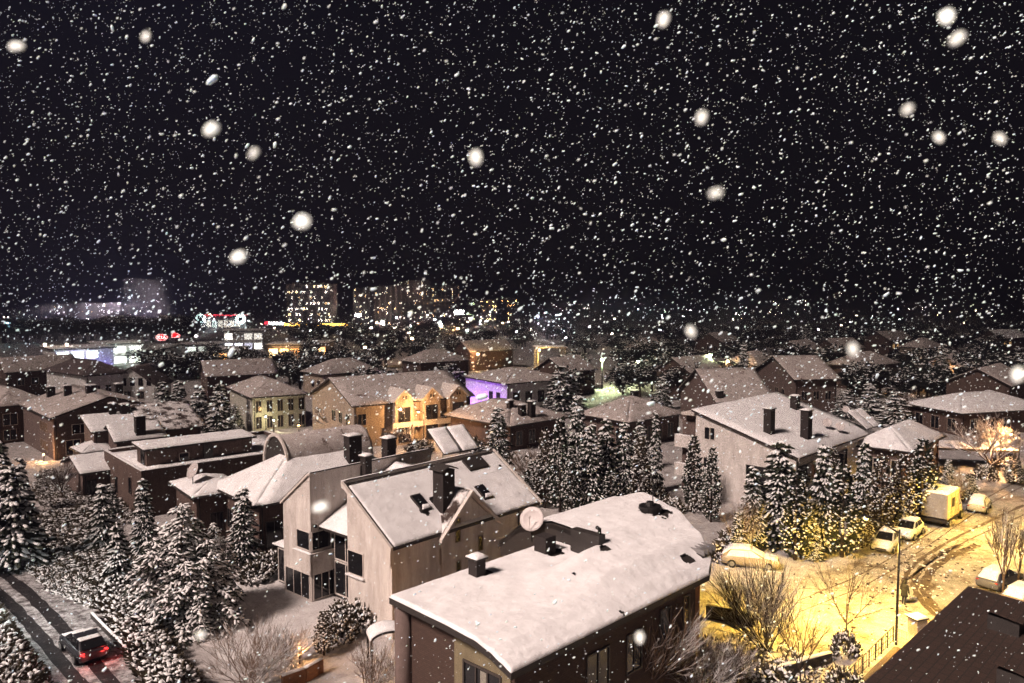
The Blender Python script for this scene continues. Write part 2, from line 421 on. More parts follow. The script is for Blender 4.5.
def house(label, near, left=None, right=None, eave=5, ridge=8, L=12, W=10, roof='hip', wall=BROWNW, snow=SNOW, ov=.6, ang=None, chims=(), wins=(), inx=None, group=None, name='house', base=0., by='left'):
    n = G(*near, eave)
    if ang is not None: an = R(ang)
    if left is not None:
        l = G(*left, eave)
        if ang is None and by == 'right': q_ = G(*right, eave); an = math.atan2(q_[1] - n[1], q_[0] - n[0])
        elif ang is None: an = math.atan2(l[1] - n[1], l[0] - n[0]) - PI / 2
        W = abs(loc2(n, l, an)[1])
    if right is not None:
        r_ = G(*right, eave)
        if ang is None and left is None: an = math.atan2(r_[1] - n[1], r_[0] - n[0])
        L = abs(loc2(n, r_, an)[0])
    L = max(4, L - 2 * ov); W = max(4, W - 2 * ov)
    ca, sa = math.cos(an), math.sin(an)
    o = (n[0] + ov * (ca - sa), n[1] + ov * (sa + ca))
    t = thing(name, label, 'house', (*o, base), an, group)
    wz = eave - .02
    if roof == 'hip':
        MB().box((0, 0, -.2), (L, W, wz)).build('wall', wall, t)
        P, lw = hip_pts(L, W, ov, eave + .2, ridge, inx)
        b = MB(); b.add(P, hip_faces(lw)); b.add([(p[0], p[1], eave) for p in P[:4]], [(3, 2, 1, 0)])
        b.add([P[0], P[1], P[2], P[3]] + [(p[0], p[1], eave) for p in P[:4]], [(0, 4, 5, 1), (1, 5, 6, 2), (2, 6, 7, 3), (3, 7, 4, 0)])
        ro = b.build('roof', ROOFD, t)
        m = MB(); Q = [Vector(p) for p in P]
        e = .08
        for k, fc in enumerate(hip_faces(lw)):
            c = [Q[i] for i in fc]
            if len(c) == 3: c = [c[0], c[1], c[2], c[2]]
            m.snow(bil(*[tuple(p + Vector((0, 0, .006))) for p in c]), 10, 6, .14, k + near[0], .35)
        m.build('roof_snow', snow, ro, True, fix=False)
        def fz(u, v):
            d = min(u + ov, L + ov - u, v + ov, W + ov - v)
            return eave + .2 + max(0, min(1, d / ((min(L, W) / 2 if inx is None else inx) + ov))) * (ridge - eave - .2)
    elif roof in ('gable_u', 'gable_v', 'shed'):
        b = MB()
        X, Y = (L, W) if roof != 'gable_v' else (W, L)
        k = (ridge - eave) / (Y / 2 + ov) if roof != 'shed' else (ridge - eave) / (Y + 2 * ov)
        zat = (lambda y: eave + k * (min(y, Y - y) + ov)) if roof != 'shed' else (lambda y: eave + k * (y + ov))
        prof = [(0, -.2), (Y, -.2), (Y, zat(Y) - .02)] + ([(Y / 2, zat(Y / 2) - .02)] if roof != 'shed' else []) + [(0, zat(0) - .02)]
        (b.prism_x if roof != 'gable_v' else b.prism_y)(prof, 0, X)
        b.build('wall', wall, t)
        slopes = [(-ov, Y / 2), (Y + ov, Y / 2)] if roof != 'shed' else [(-ov, Y + ov)]
        r = MB(); m = MB()
        for q, (ya, yb) in enumerate(slopes):
            za, zb = zat(ya), zat(yb)
            c = [(-ov, ya, za + .2), (X + ov, ya, za + .2), (X + ov, yb, zb + .2), (-ov, yb, zb + .2)]
            if roof == 'gable_v': c = [(p[1], p[0], p[2]) for p in c]
            r.slab(c, .19)
            m.snow(bil(*[(p[0], p[1], p[2] + .006) for p in c]), 12, 7, .14, q + near[0], .35)
        ro = r.build('roof', ROOFD, t); m.build('roof_snow', snow, ro, True, fix=False)
        fz = (lambda u, v: zat(v) + .2) if roof != 'gable_v' else (lambda u, v: zat(u) + .2)
    else:  # flat
        MB().box((0, 0, -.2), (L, W, eave - .4)).build('wall', wall, t)
        m = MB(); m.snow(bil((.2, .2, eave - .39), (L - .2, .2, eave - .39), (L - .2, W - .2, eave - .39), (.2, W - .2, eave - .39)), 8, 6, .15, near[0]); m.build('roof_snow', snow, t, True)
        p = MB()
        for a, b_ in (((0, 0), (L, .22)), ((0, W - .22), (L, W)), ((0, .22), (.22, W - .22)), ((L - .22, .22), (L, W - .22))):
            p.box((a[0], a[1], eave - .398), (b_[0], b_[1], eave))
        po = p.build('parapet', wall, t)
        q = MB(); e = .06
        for a, b_ in (((-e, -e), (L + e, .26)), ((-e, W - .26), (L + e, W + e)), ((-e, .262), (.26, W - .262)), ((L - .26, .262), (L + e, W - .262))):
            q.snow(bil((a[0], a[1], eave + .003), (b_[0], a[1], eave + .003), (b_[0], b_[1], eave + .003), (a[0], b_[1], eave + .003)), 12, 3, .12, a[0], .2)
        q.build('parapet_snow', snow, po, True)
        fz = lambda u, v: eave - .39
    for c in chims:
        px, wd, h = c[0], c[1], c[2]
        u, v, z = on_roof(o, an, px, fz, eave)
        chimney(t, min(max(u, .5), L - .5), min(max(v, .5), W - .5), fz(min(max(u, .5), L - .5), min(max(v, .5), W - .5)), wd, wd * .8, h)
    for wn in wins:   # (face, a fraction, z, width, height, extra)
        face, fr, z, ww, hh = wn[:5]; kw = wn[5] if len(wn) > 5 else {}
        n_ = kw.pop('n', 1) if kw else 1
        kw = dict(kw)
        Lf = L if face == '-v' else W
        for i in range(n_):
            a = fr * Lf + i * ww * 2.1
            if a + ww < Lf - .1: win(t, face, 0, a, z, ww, hh, **kw)
    gt = MB()
    if roof == 'hip' or roof in ('gable_u', 'shed'): gt.tube([(-ov, -ov - .07, eave + .1), (L + ov, -ov - .07, eave + .1)], .07, 5)
    if roof == 'hip' or roof == 'gable_v': gt.tube([(-ov - .07, -ov, eave + .1), (-ov - .07, W + ov, eave + .1)], .07, 5)
    if gt.v: gt.build('gutter', DTRIM, t)
    MB().tube([(.25, -.08, 0), (.25, -.08, eave - .1)], .055, 5).build('downpipe', DMETAL, t); MB().tube([(L - .25, -.08, 0), (L - .25, -.08, eave - .1)], .055, 5).build('downpipe', DMETAL, t)
    return t, L, W, o, an, fz
def dish(px, base_uvz, parent_o, an, r, label, az_=-.5):
    u, v, z = base_uvz
    x = parent_o[0] + u * math.cos(an) - v * math.sin(an); y = parent_o[1] + u * math.sin(an) + v * math.cos(an)
    t = thing('satellite_dish', label, 'satellite dish', (x, y, z))
    MB().tube([(0, 0, -.3), (0, 0, .55)], .045, 6).build('mast', DMETAL, t)
    d = Vector((math.sin(az_) , -math.cos(az_), .55)).normalized(); q = d.to_track_quat('Z', 'Y'); c = Vector((0, 0, .5 + r * .75)) - d * .12
    vs = []; fs = []; N = 20
    vs.append(c)
    for k, f in enumerate((.35, .7, 1.)):
        for i in range(N):
            a = 2 * PI * i / N; p = Vector((r * f * math.cos(a), r * f * math.sin(a), r * .22 * f * f)); vs.append(c + q @ p)
    for i in range(N): fs.append((0, 1 + i, 1 + (i + 1) % N))
    for k in range(2):
        for i in range(N):
            fs.append((1 + k * N + i, 1 + (k + 1) * N + i, 1 + (k + 1) * N + (i + 1) % N, 1 + k * N + (i + 1) % N))
    b = MB(); b.add(vs, fs); ob = b.build('reflector', DISHM, t, True, fix=False)
    md = ob.modifiers.new('thick', 'SOLIDIFY'); md.thickness = .03
    tip = c + q @ Vector((0, 0, r * .85))
    fd = MB(); fd.tube([c + q @ Vector((0, -r * .95, r * .2)), tip], .02, 5); fd.blob(tip, (.1, .07, .07), (0, 0, 1), 6, 0); fd.build('feed_horn', DISHM, t)
    return t
def solar(parts, o, an, label):
    x = o[0] + parts[0] * math.cos(an) - parts[1] * math.sin(an); y = o[1] + parts[0] * math.sin(an) + parts[1] * math.cos(an)
    t = thing('solar_water_heater', label, 'solar panel', (x, y, parts[2]), an + parts[3])
    f = MB()
    for i in range(2):
        a = i * 1.35 * parts[4]; s_ = parts[4]
        c = [(a, 0, .12), (a + 1.25 * s_, 0, .12), (a + 1.25 * s_, 1.5 * s_, 1.25 * s_), (a, 1.5 * s_, 1.25 * s_)]
        p = MB().slab(c, .1).build('panel', DTRIM, t)
        MB().snow(bil(*[(q[0], q[1], q[2] + .005) for q in c]), 6, 6, .1, a + o[0], .2).build('panel_snow', SNOW, p, True)
        for q in ((a + .1, 1.3 * s_), (a + 1.15 * s_, 1.3 * s_)): f.tube([(q[0], q[1], -.4), (q[0], q[1], 1.0 * s_)], .03, 5)
    f.tube([(.05, .2, -.3), (.05, .2, .1)], .03, 5); f.tube([(2.5 * parts[4], .2, -.3), (2.5 * parts[4], .2, .1)], .03, 5)
    f.build('support_frame', DMETAL, t)
    return t
def on_u(o, an, p, u):
    r = ray(*p); ca, sa = math.cos(an), math.sin(an)
    t = (u + o[0] * ca + o[1] * sa) / (r[0] * ca + r[1] * sa)
    x, y, z = r[0] * t, r[1] * t, CH + r[2] * t
    return (-(x - o[0]) * sa + (y - o[1]) * ca, z)
def on_v(o, an, p, v):
    r = ray(*p); ca, sa = math.cos(an), math.sin(an)
    t = (v - o[0] * sa + o[1] * ca) / (-r[0] * sa + r[1] * ca)
    x, y, z = r[0] * t, r[1] * t, CH + r[2] * t
    return ((x - o[0]) * ca + (y - o[1]) * sa, z)
def win_at(t, o, an, face, plane, tl, br, **kw):
    """window whose top-left and bottom-right corners are seen at tl and br"""
    f = on_u if face == '-u' else on_v
    a0, z1 = f(o, an, tl, plane); a1, z0 = f(o, an, br, plane)
    # heights measured along the near edge
    a0, a1 = sorted((a0, a1)); h = max(.25, z1 - z0)
    return win(t, face, plane, a0, min(z0, z1), max(.2, a1 - a0), h, **kw)

# ------------------------------------------------------------------ barrel-roofed house in front
def lerp_prof(prof, v):
    if v <= prof[0][0]: return prof[0][1]
    for (a, za), (b, zb) in zip(prof[:-1], prof[1:]):
        if v <= b:
            s = (v - a) / (b - a); s = s * s * (3 - 2 * s) * .5 + s * .5
            return za + (zb - za) * s
    return prof[-1][1]
def smooth(x, a, b):
    x = max(0, min(1, (x - a) / (b - a))); return x * x * (3 - 2 * x)
AN = R(46); oA = G(517, 670, 6.5)
tA = thing('barrel_roofed_house', 'dark brick house in front under one broad curved roof of smooth snow', 'house', (*oA, 0), AN)
PL = [(0, 6.5), (.6, 6.74), (1.3, 7.0), (2.2, 7.2), (4.4, 7.34), (8.05, 7.45)]
PU = [(0, 6.5), (1, 7.05), (2.3, 7.7), (5, 8.35), (8, 8.55), (10.5, 7.8), (12.4, 6.4)]
UE = [(0, 15.2), (.7, 16.6), (2.3, 18.0), (4.5, 19.3), (8, 20.6), (12.4, 20.8)]
def zA(u, v):
    lo = lerp_prof(PL, v); up = lerp_prof(PU, v)
    if u >= 11.3: return up
    return lo + (up - lo) * smooth(u, 4, 11.3) * (1 - smooth(v, 4.0, 5.4))
m = MB()
m.prism_x([(.5, -.2), (7.8, -.2), (7.8, 7.2), (4.4, 7.05), (2.2, 6.9), (1.2, 6.7), (.5, 6.45)], .4, 11.5)
m.prism_x([(.5, -.2), (11.9, -.2), (11.9, 6.4), (10.5, 7.4), (8, 8.2), (5, 8.0), (2.3, 7.3), (1, 6.7), (.5, 6.4)], 11.503, 14.6)
m.prism_x([(3.2, -.2), (11.9, -.2), (11.9, 6.4), (10.5, 7.4), (8, 8.2), (5, 8.0), (3.2, 7.5)], 14.603, 18.6)
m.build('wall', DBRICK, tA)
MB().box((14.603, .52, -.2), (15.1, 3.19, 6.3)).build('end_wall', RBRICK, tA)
def surf_low(s, t): u = -.35 + s * 11.65; v = t * 8.05; return (u, v, zA(min(u, 11.29), v) - .02)
def surf_up(s, t):
    v = t * 12.4; u = 11.3 + s * (lerp_prof(UE, v) - 11.3); return (u, v, lerp_prof(PU, v) - .02)
def shell(P, nu, nv, th):
    b = MB(); W = nv + 1
    T = [P(i / nu, j / nv) for i in range(nu + 1) for j in range(nv + 1)]
    b.v = T + [(p[0], p[1], p[2] - th) for p in T]; n = len(T)
    for i in range(nu):
        for j in range(nv):
            q = (i * W + j, (i + 1) * W + j, (i + 1) * W + j + 1, i * W + j + 1); b.f += [q, tuple(n + k for k in reversed(q))]
    rim = [(i, 0) for i in range(nu)] + [(nu, j) for j in range(nv)] + [(i, nv) for i in range(nu, 0, -1)] + [(0, j) for j in range(nv, 0, -1)]
    for q in range(len(rim)):
        a = rim[q][0] * W + rim[q][1]; c = rim[(q + 1) % len(rim)]; c = c[0] * W + c[1]
        b.f.append((a, n + a, n + c, c))
    b.m = [0] * len(b.f); return b
ro = shell(surf_low, 30, 22, .3).build('roof', DTRIM, tA)
m = MB(); m.snow(surf_low, 130, 90, .15, 3, .2, join='b', holes=[(*on_roof(oA, AN, q_, zA)[:2], r_) for q_, r_ in (((485, 575), .45), ((553, 554), .6), ((605, 551), .3), ((574, 577), .1), ((622, 616), .12))]); m.build('roof_snow', SNOW, ro, True, fix=False)
ro = shell(surf_up, 24, 26, .3).build('roof', DTRIM, tA)
m = MB(); m.snow(surf_up, 80, 110, .15, 3, .2, join='a', holes=[(*on_roof(oA, AN, q_, zA)[:2], r_) for q_, r_ in (((655, 514), .9), ((688, 562), .4), ((694, 521), .2))]); m.build('roof_snow', SNOW, ro, True, fix=False)
# dark arched gable face between the two roof levels
b = MB(); vs = [(11.3, v, lerp_prof(PU, v) - .05) for v in [i * .4 + 4.6 for i in range(20)]] + [(11.3, 12.2, 5.6), (11.3, 8.0, 7.3), (11.3, 4.6, 7.3)]
b.add(vs, [tuple(range(len(vs)))]); b.build('gable_panel', DTRIM, tA)
for p, s_, h in (((477, 577), .62, .95), ((545, 553), .85, 1.0)):
    u, v, z = on_roof(oA, AN, p, zA); chimney(tA, u, v, z, s_, s_, h, cap=s_ < .7)
u, v, z = 11.0, 5.2, 7.9
bx_ = MB().box((u - .3, 4.1, 7.0), (u + .25, 6.1, 8.75)).build('roof_hatch_box', DTRIM, tA)
MB().tube([(u, 4.3, 8.7), (u, 4.3, 9.05), (u - .25, 4.3, 9.2)], .1, 8).build('flue', DMETAL, bx_)
u, v, z = on_roof(oA, AN, (650, 511), zA)
vt = MB(); vt.tube([(u, v, z - .1), (u, v, z + .35)], [.75, .7], 16); vt.tube([(u, v, z + .35), (u, v, z + .6)], [.3, .22], 12); vt.build('roof_vent', DMETAL, tA)
at_ = MB(); at_.tube([(u, v - .2, z), (u, v - .2, z + 2.6)], .035, 6); at_.tube([(u - .5, v - .2, z + 2.5), (u + .5, v - .2, z + 2.5)], .02, 5); at_.build('aerial_mast', DMETAL, tA)
# little dormer hollow by the far eave corner
d = MB(); u, v, z = on_roof(oA, AN, (700, 551), zA)
d.slab([(u - .7, v - .6, z - .02), (u + .6, v - .6, z - .02), (u + .6, v + .6, z + .22), (u - .7, v + .6, z + .22)], .2); dd = d.build('dormer', DTRIM, tA)
g = MB()
for k in range(4): g.box((u - .6 + k * .4, v - .62, z - .1), (u - .52 + k * .4, v + .5, z + .3))
g.build('dormer_bars', METAL, dd)
for p in ((610, 612), (636, 599), (560, 640), (590, 566), (535, 598)):
    pass
# walls seen under the roof: olive bay with curtained window, column, slots
MB().box((.33, .7, .1), (.397, 4.2, 6.5)).build('olive_bay', OLIVEW, tA)
win(tA, '-u', .33, 1.3, 3.0, 2.2, 2.6, frame=FRAMED, nm=2, curtain=True, ft=.1)
win(tA, '-u', .33, 1.3, .4, 2.2, 2.0, frame=FRAMED, nm=2, ft=.1)
MB().tube([(.25, 7.75, -.1), (.25, 7.75, 7.1)], .42, 16).build('corner_column', MAUVEW, tA, True)
win(tA, '-v', .5, 11.2, 3.4, .9, 2.1, frame=FRAMED, nm=0); win(tA, '-v', .5, 5.2, 3.2, 1.6, 1.9, frame=FRAMED); win(tA, '-v', .5, 13.4, 3.4, .5, 2.2, frame=FRAMED, nm=0); win(tA, '-v', .5, 8.3, 3.2, 1.2, 1.9, frame=FRAMED)
dish(None, (10.9, 9.2, 7.6), oA, AN, .72, 'large pale satellite dish behind the curved snowy roof in front', -.35)

# ------------------------------------------------------------------ cream house in the middle with split gables
AB = R(48.5); oB = G(391, 552, 5.8)
tB = thing('split_gable_house', 'cream two storey house with split gables and a tall dark chimney', 'house', (*oB, 0), AB)
SL = (9.05 - 5.8) / 4.8
zB = lambda u, v: 5.8 + SL * v
MB().prism_x([(.3, -.2), (4.8, -.2), (4.8, 8.98), (.3, 5.93)], .3, 14.4).build('wall', STUCCO, tB)
MB().prism_x([(9.3, -.2), (12.7, -.2), (12.7, 6.55), (9.3, 9.05)], .5, 12.).build('rear_wing_wall', STUCCO, tB)
r = MB().slab([(0, 0, 5.98), (14.6, 0, 5.98), (14.6, 4.85, 5.98 + SL * 4.85), (0, 4.85, 5.98 + SL * 4.85)], .17)
ro = r.build('roof', DTRIM, tB)
def sB(s, t): u = .28 + s * 14.15; v = .05 + t * 4.55; return (u, v, 5.985 + SL * v)
m = MB(); m.snow(sB, 110, 50, .12, 11, .22, holes=[(*on_roof(oB, AB, q_, zB)[:2], r_) for q_, r_ in (((452, 515), .55), ((434, 505), .3), ((424, 515), .4), ((390, 478), .15), ((500, 470), .15))]); m.build('roof_snow', SNOW, ro, True, fix=False)
# verge trim along the rakes and the ridge upstand
tr = MB()
for x0, x1 in ((-.1, .1), (14.5, 14.7)): tr.slab([(x0, -.08, 6.06), (x1, -.08, 6.06), (x1, 4.9, 6.06 + SL * 4.98), (x0, 4.9, 6.06 + SL * 4.98)], .26)
tr.box((.103, 4.86, 8.9), (14.497, 5.05, 9.42))
tr.build('verge_trim', TRIM, ro)
dk = MB(); dk.slab([(.105, -.02, 6.1), (.2, -.02, 6.1), (.2, 4.9, 6.1 + SL * 4.92), (.105, 4.9, 6.1 + SL * 4.92)], .1); dk.box((.3, 4.853, 9.423), (14.4, 4.93, 9.47)); dk.build('verge_flashing', DTRIM, ro)
MB().snow(bil((0, 4.94, 9.43), (14.6, 4.94, 9.43), (14.6, 5.07, 9.43), (0, 5.07, 9.43)), 30, 2, .07, 2, .2).build('ridge_snow', SNOW, ro, True)
MB().box((-.02, .06, 4.9), (.297, .5, 6.02)).build('eave_corner', TRIM, tB)
# cross gable on the street side
MB().prism_y([(4.5, -.2), (9.5, -.2), (9.5, 5.75), (7.0, 8.05), (4.5, 5.75)], .18, 3.4).build('cross_gable_wall', STUCCO, tB)
cg = MB()
for s_ in (-1, 1): cg.slab([(7 + s_ * 2.95, -.3, 5.62), (7, -.3, 8.4), (7, 4.0, 8.4), (7 + s_ * 2.95, .1, 5.62)], .2)
cgo = cg.build('cross_gable_roof', TRIM, tB)
for s_ in (-1, 1):
    MB().snow(bil((7 + s_ * 2.9, -.02, 5.68), (7 + s_ * .06, -.02, 8.36), (7 + s_ * .06, 3.8, 8.36), (7 + s_ * 2.9, .15, 5.68)), 14, 10, .09, s_, .5).build('gable_snow', SNOWP if s_ < 0 else SNOW, cgo, True)
# lower lean-to roof between the two wings, glazed stair below it
MB().slab([(1.2, 5.06, 5.3), (1.2, 9.28, 5.3), (8.2, 9.28, 8.8), (8.2, 5.06, 8.8)], .2).build('lean_to_roof', DTRIM, tB)
MB().snow(bil((1.15, 5.1, 5.31), (8.2, 5.1, 8.81), (8.2, 9.27, 8.81), (1.15, 9.27, 5.31)), 24, 14, .12, 4, .2).build('lean_to_snow', SNOW, tB, True)
MB().box((2.3, 4.82, -.2), (6, 9.28, 5.6)).build('stair_tower', DTRIM, tB)
win(tB, '-u', 2.3, 5.2, .3, 3.7, 2.3, frame=TRIM, nm=2, ft=.09); win(tB, '-u', 2.3, 5.2, 2.85, 3.7, 2.3, frame=TRIM, nm=2, ft=.09)
MB().tube([(.85, 9.2, 5.3), (.85, 9.2, 5.5)], .12, 8).build('rain_spout', DMETAL, tB)
# rear wing details
cp = MB(); cp.box((.38, 9.18, 9.05), (12.1, 9.42, 9.2)); cp.slab([(.36, 9.43, 9.2), (.62, 9.43, 9.2), (.62, 12.9, 6.62), (.36, 12.9, 6.62)], .18); cp.build('coping', TRIM, tB)
df = MB(); df.box((.5, 9.2, 9.203), (12.1, 9.3, 9.28)); df.slab([(.4, 9.45, 9.27), (.5, 9.45, 9.27), (.5, 12.9, 6.7), (.4, 12.9, 6.7)], .08); df.build('coping_flashing', DTRIM, tB)
MB().snow(bil((.4, 9.305, 9.205), (12, 9.305, 9.205), (12, 9.45, 9.205), (.4, 9.45, 9.205)), 24, 2, .1, 4, .2).build('coping_snow', SNOW, tB, True)
win(tB, '-u', .5, 9.42, 3.7, 1.5, 1.25, frame=TRIM, nm=0, ft=.06); win(tB, '-v', 9.3, .62, 3.7, 1.5, 1.25, frame=TRIM, nm=0, ft=.06)
bl = MB(); bl.box((.3, 9.08, 2.0), (.497, 11.2, 3.5)); bl.box((.3, 9.08, 2.0), (2.3, 9.297, 3.5)); bl.build('balcony_band', STUCCO, tB)
MB().snow(bil((.25, 9.03, 3.503), (.497, 9.03, 3.503), (.497, 11.2, 3.503), (.25, 11.2, 3.503)), 3, 12, .08, 5, .2).build('balcony_snow', SNOW, tB, True)
win(tB, '-u', .5, 9.5, .15, 2.9, 1.75, frame=TRIM, nm=2, ft=.07); win(tB, '-v', 9.3, .7, .15, 1.9, 1.75, frame=TRIM, nm=2, ft=.07)
MB().box((.49, 9.29, 0), (.51, 9.31, .02)).build('corner_stop', TRIM, tB)
ax = MB().box((1.2, 12.75, -.1), (4.5, 14.6, 2.9)).build('annexe', DTRIM, tB)
MB().snow(bil((.9, 12.72, 2.905), (4.7, 12.72, 2.905), (4.7, 14.9, 2.905), (.9, 14.9, 2.905)), 10, 8, .2, 7, .2).build('annexe_snow', SNOW, ax, True)
win(tB, '-u', 1.2, 12.95, .2, 1.5, 2.4, frame=TRIM, nm=1)
# front facade windows of the main wing
win(tB, '-u', .3, 3.15, 3.35, 1.55, 1.5, frame=TRIM, nm=0, ft=.06, sill=True); win(tB, '-u', .3, 3.15, .3, 1.5, .9, frame=TRIM, nm=1, ft=.06)
for tl, br in (((440, 548), (443.5, 563)), ((477, 535), (481, 549)), ((455, 560), (459, 573))):
    u0, z1 = on_v(oB, AB, tl, .3); u1, z0 = on_v(oB, AB, (br[0], br[1]), .3)
    plane = .18 if 4.5 < u0 < 9.2 else .3
    win(tB, '-v', plane, u0, z0, max(.3, u1 - u0), z1 - z0 - .1, frame=FRAME, nm=0, ft=.04)
win(tB, '-v', .18, 5.75, 5.0, .42, 1.55, frame=FRAME, nm=0, ft=.04)
MB().tube([(12.3, .22, .2), (12.3, .22, 5.8)], .05, 6).build('downpipe', DTRIM, tB)
# skylights, chimneys
for p, s_ in (((421, 508), 1.0), ((484, 497), .9)):
    u, v, z = on_roof(oB, AB, p, zB)
    k = MB(); c = [(u - .45, v - .6 * s_), (u + .45, v - .6 * s_), (u + .45, v + .6 * s_), (u - .45, v + .6 * s_)]
    k.slab([(a, b_, zB(a, b_) + .44) for a, b_ in c], .3); ko = k.build('skylight', DTRIM, tB)
    c2 = [(u - .36, v - .5 * s_), (u + .36, v - .5 * s_), (u + .36, v + .5 * s_), (u - .36, v + .5 * s_)]
    MB().slab([(a, b_, zB(a, b_) + .465) for a, b_ in c2], .02).build('skylight_glass', GLASS, ko)
    MB().snow(bil(*[(a, b_, zB(a, b_) + .467) for a, b_ in [(u - .4, v - .58 * s_), (u + .42, v - .58 * s_), (u + .42, v - .3 * s_), (u - .1, v - .25 * s_)]]), 6, 4, .08, 1, .4).build('skylight_snow', SNOW, ko, True)
u, v, z = on_roof(oB, AB, (444, 513), zB)
ch = MB().box((u - .55, v - .5, z - .4), (u + .55, v + .5, z + 3.05)).build('tall_chimney', CHIM, tB)
cc = MB()
for s_ in (-1, 1): cc.slab([(u + s_ * .75, v - .65, z + 3.1), (u, v - .65, z + 3.4), (u, v + .65, z + 3.4), (u + s_ * .75, v + .65, z + 3.1)], .08)
cc.build('chimney_cap', DTRIM, ch)
chimney(tB, 8.1, 9.9, 8.6, .85, .7, 1.9); chimney(tB, 5.2, 9.0, 7.6, .6, .6, 2.1)
u, v, z = on_roof(oB, AB, (475, 468), zB)
MB().slab([(u - 1, v - .5, zB(u, v - .5) + .5), (u + 1, v - .5, zB(u, v - .5) + .5), (u + 1, v + .4, zB(u, v + .4) + .5), (u - 1, v + .4, zB(u, v + .4) + .5)], .25).build('roof_opening', DTRIM, tB)
solar((9.6, 5.3, 9.6, R(-6), 1.35), oB, AB, 'pair of snow covered tilted solar panels on the cream split gable house')

# ------------------------------------------------------------------ big shed-roofed house on the right
tC, LC, WC, oC, aC, fC = house('tall cream apartment house with one steep snowy roof plane and balconies', (798, 460), left=None, right=(864, 432), eave=5.5, ridge=9.0, ang=46, W=11.9, roof='shed', wall=STUCCO2, ov=.35,
    chims=[((769, 434), 1.0, 2.6), ((806, 439), 1.05, 3.0), ((795, 410), 1.0, 1.6)], name='shed_roofed_house')
win_at(tC, oC, aC, '-u', 0, (705, 427), (714.5, 440), frame=TRIM, curtain=True); win_at(tC, oC, aC, '-u', 0, (704, 457), (712, 468), frame=TRIM)
win(tC, '-u', 0, .3, 1.4, 4.9, 2.7, frame=FRAMED, nm=3, ft=.06)
win(tC, '-v', 0, .4, 1.2, 12.2, 3.4, frame=FRAMED, nm=5, ft=.06)
for z0, nm_ in ((5.0, 'balcony'), (1.9, 'balcony')):
    bb = MB(); bb.box((-.5, WC + .003, z0), (3.2, WC + 2.3, z0 + .25)); bb.box((-.5, WC + .003, z0 + .253), (-.3, WC + 2.3, z0 + 1.3)); bb.box((-.3, WC + 2.1, z0 + .253), (3.2, WC + 2.3, z0 + 1.3))
    bo = bb.build(nm_, STUCCO2, tC)
    MB().snow(bil((-.52, WC + .02, z0 + 1.303), (-.28, WC + .02, z0 + 1.303), (-.28, WC + 2.3, z0 + 1.303), (-.52, WC + 2.3, z0 + 1.303)), 3, 10, .1, z0, .2).build('balcony_snow', SNOW, bo, True)
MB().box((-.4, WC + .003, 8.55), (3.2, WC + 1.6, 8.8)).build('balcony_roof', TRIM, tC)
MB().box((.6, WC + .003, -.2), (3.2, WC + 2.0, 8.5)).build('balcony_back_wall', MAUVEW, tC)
fa = MB().box((-.36, -.42, 5.35), (LC + .36, -.36, 5.72)).build('eave_fascia', TRIM, tC)
for p, r_, nm_ in (((827, 430), .5, 'round satellite dish on the cream apartment roof, left one of the three'), ((840, 434), .5, 'round satellite dish beside the snowy solar panels on the cream apartment roof'), ((846, 416), .42, 'smaller satellite dish set furthest back on the cream apartment roof')):
    u, v, z = on_roof(oC, aC, p, fC); dish(None, (min(u, LC + 3), v, z), oC, aC, r_, nm_, -.4)

# ------------------------------------------------------------------ the other houses, near to far
hw = dict(frame=FRAME)
# wing to the right of the big house
tD, LD, WD, oD, aD, fD = house('low hip roofed house with rust brick corners behind the row of snowy thujas', (911, 454), left=(862, 441), right=(946, 437), eave=4.5, ridge=6.6, wall=MAUVEW, roof='hip', ov=.7, by='right',
    wins=[('-u', .05, .8, 1.2, 2.6, dict(frame=TRIM, n=2)), ('-v', .1, .8, 1.4, 2.2, dict(frame=TRIM, n=2))])
for v in (0, WD): MB().box((-.06, v - .35, -.2), (.3, v + .35, 4.45)).build('brick_pier', RBRICK, tD)
MB().box((LD - .3, -.06, -.2), (LD + .3, .4, 4.45)).build('brick_pier', RBRICK, tD)
solar((LD * .1, WD * .9, 6.2, R(-3), 1.5), oD, aD, 'pair of snow covered solar panels above the low hip roofed house')
xk, yk = G(937, 470)
tcp = thing('carport', 'flat snow topped carport beside the low hip roofed house', 'carport', (xk, yk, 0), R(-12))
MB().box((-.4, 0, 2.5), (9, 5, 2.75)).build('roof', DTRIM, tcp)
MB().snow(bil((-.4, 0, 2.755), (9, 0, 2.755), (9, 5, 2.755), (-.4, 5, 2.755)), 14, 8, .2, 2, .2).build('roof_snow', SNOW, tcp, True)
for x, y in ((0, .2), (8.6, .2), (0, 4.6), (8.6, 4.6)): MB().box((x - .09, y - .09, 0), (x + .09, y + .09, 2.5)).build('post', DMETAL, tcp)
house('wide low house with a pale hip roof and a bay of glazed windows', (962, 415), left=(901, 404), right=(1018, 404), eave=3.4, ridge=5.8, wall=BROWNW, ov=.7, chims=[((937, 391), .9, .9)],
    wins=[('-u', .1, .5, 1.5, 1.9, dict(frame=FRAME, n=3)), ('-v', .1, .6, 1.5, 1.9, dict(frame=TRIM, n=3))])
house('octagonal looking hip roofed house behind the centre grove with three chimneys', (510, 428), left=(437, 415), right=(563, 416), eave=3.4, ridge=6.0, wall=BROWNW, ov=.8, inx=5.5, snow=SNOWD, chims=[((522, 416), .9, 1.5), ((534, 419), .9, 2.2), ((510, 408), .8, 1.)],
    wins=[('-u', .2, .4, 1.2, 2, dict(frame=TRIM, pane=emis('lit_window_soft', (1, .85, .6), .5), n=1)), ('-v', .1, .6, 1.2, 1.9, dict(frame=FRAME, n=3))])
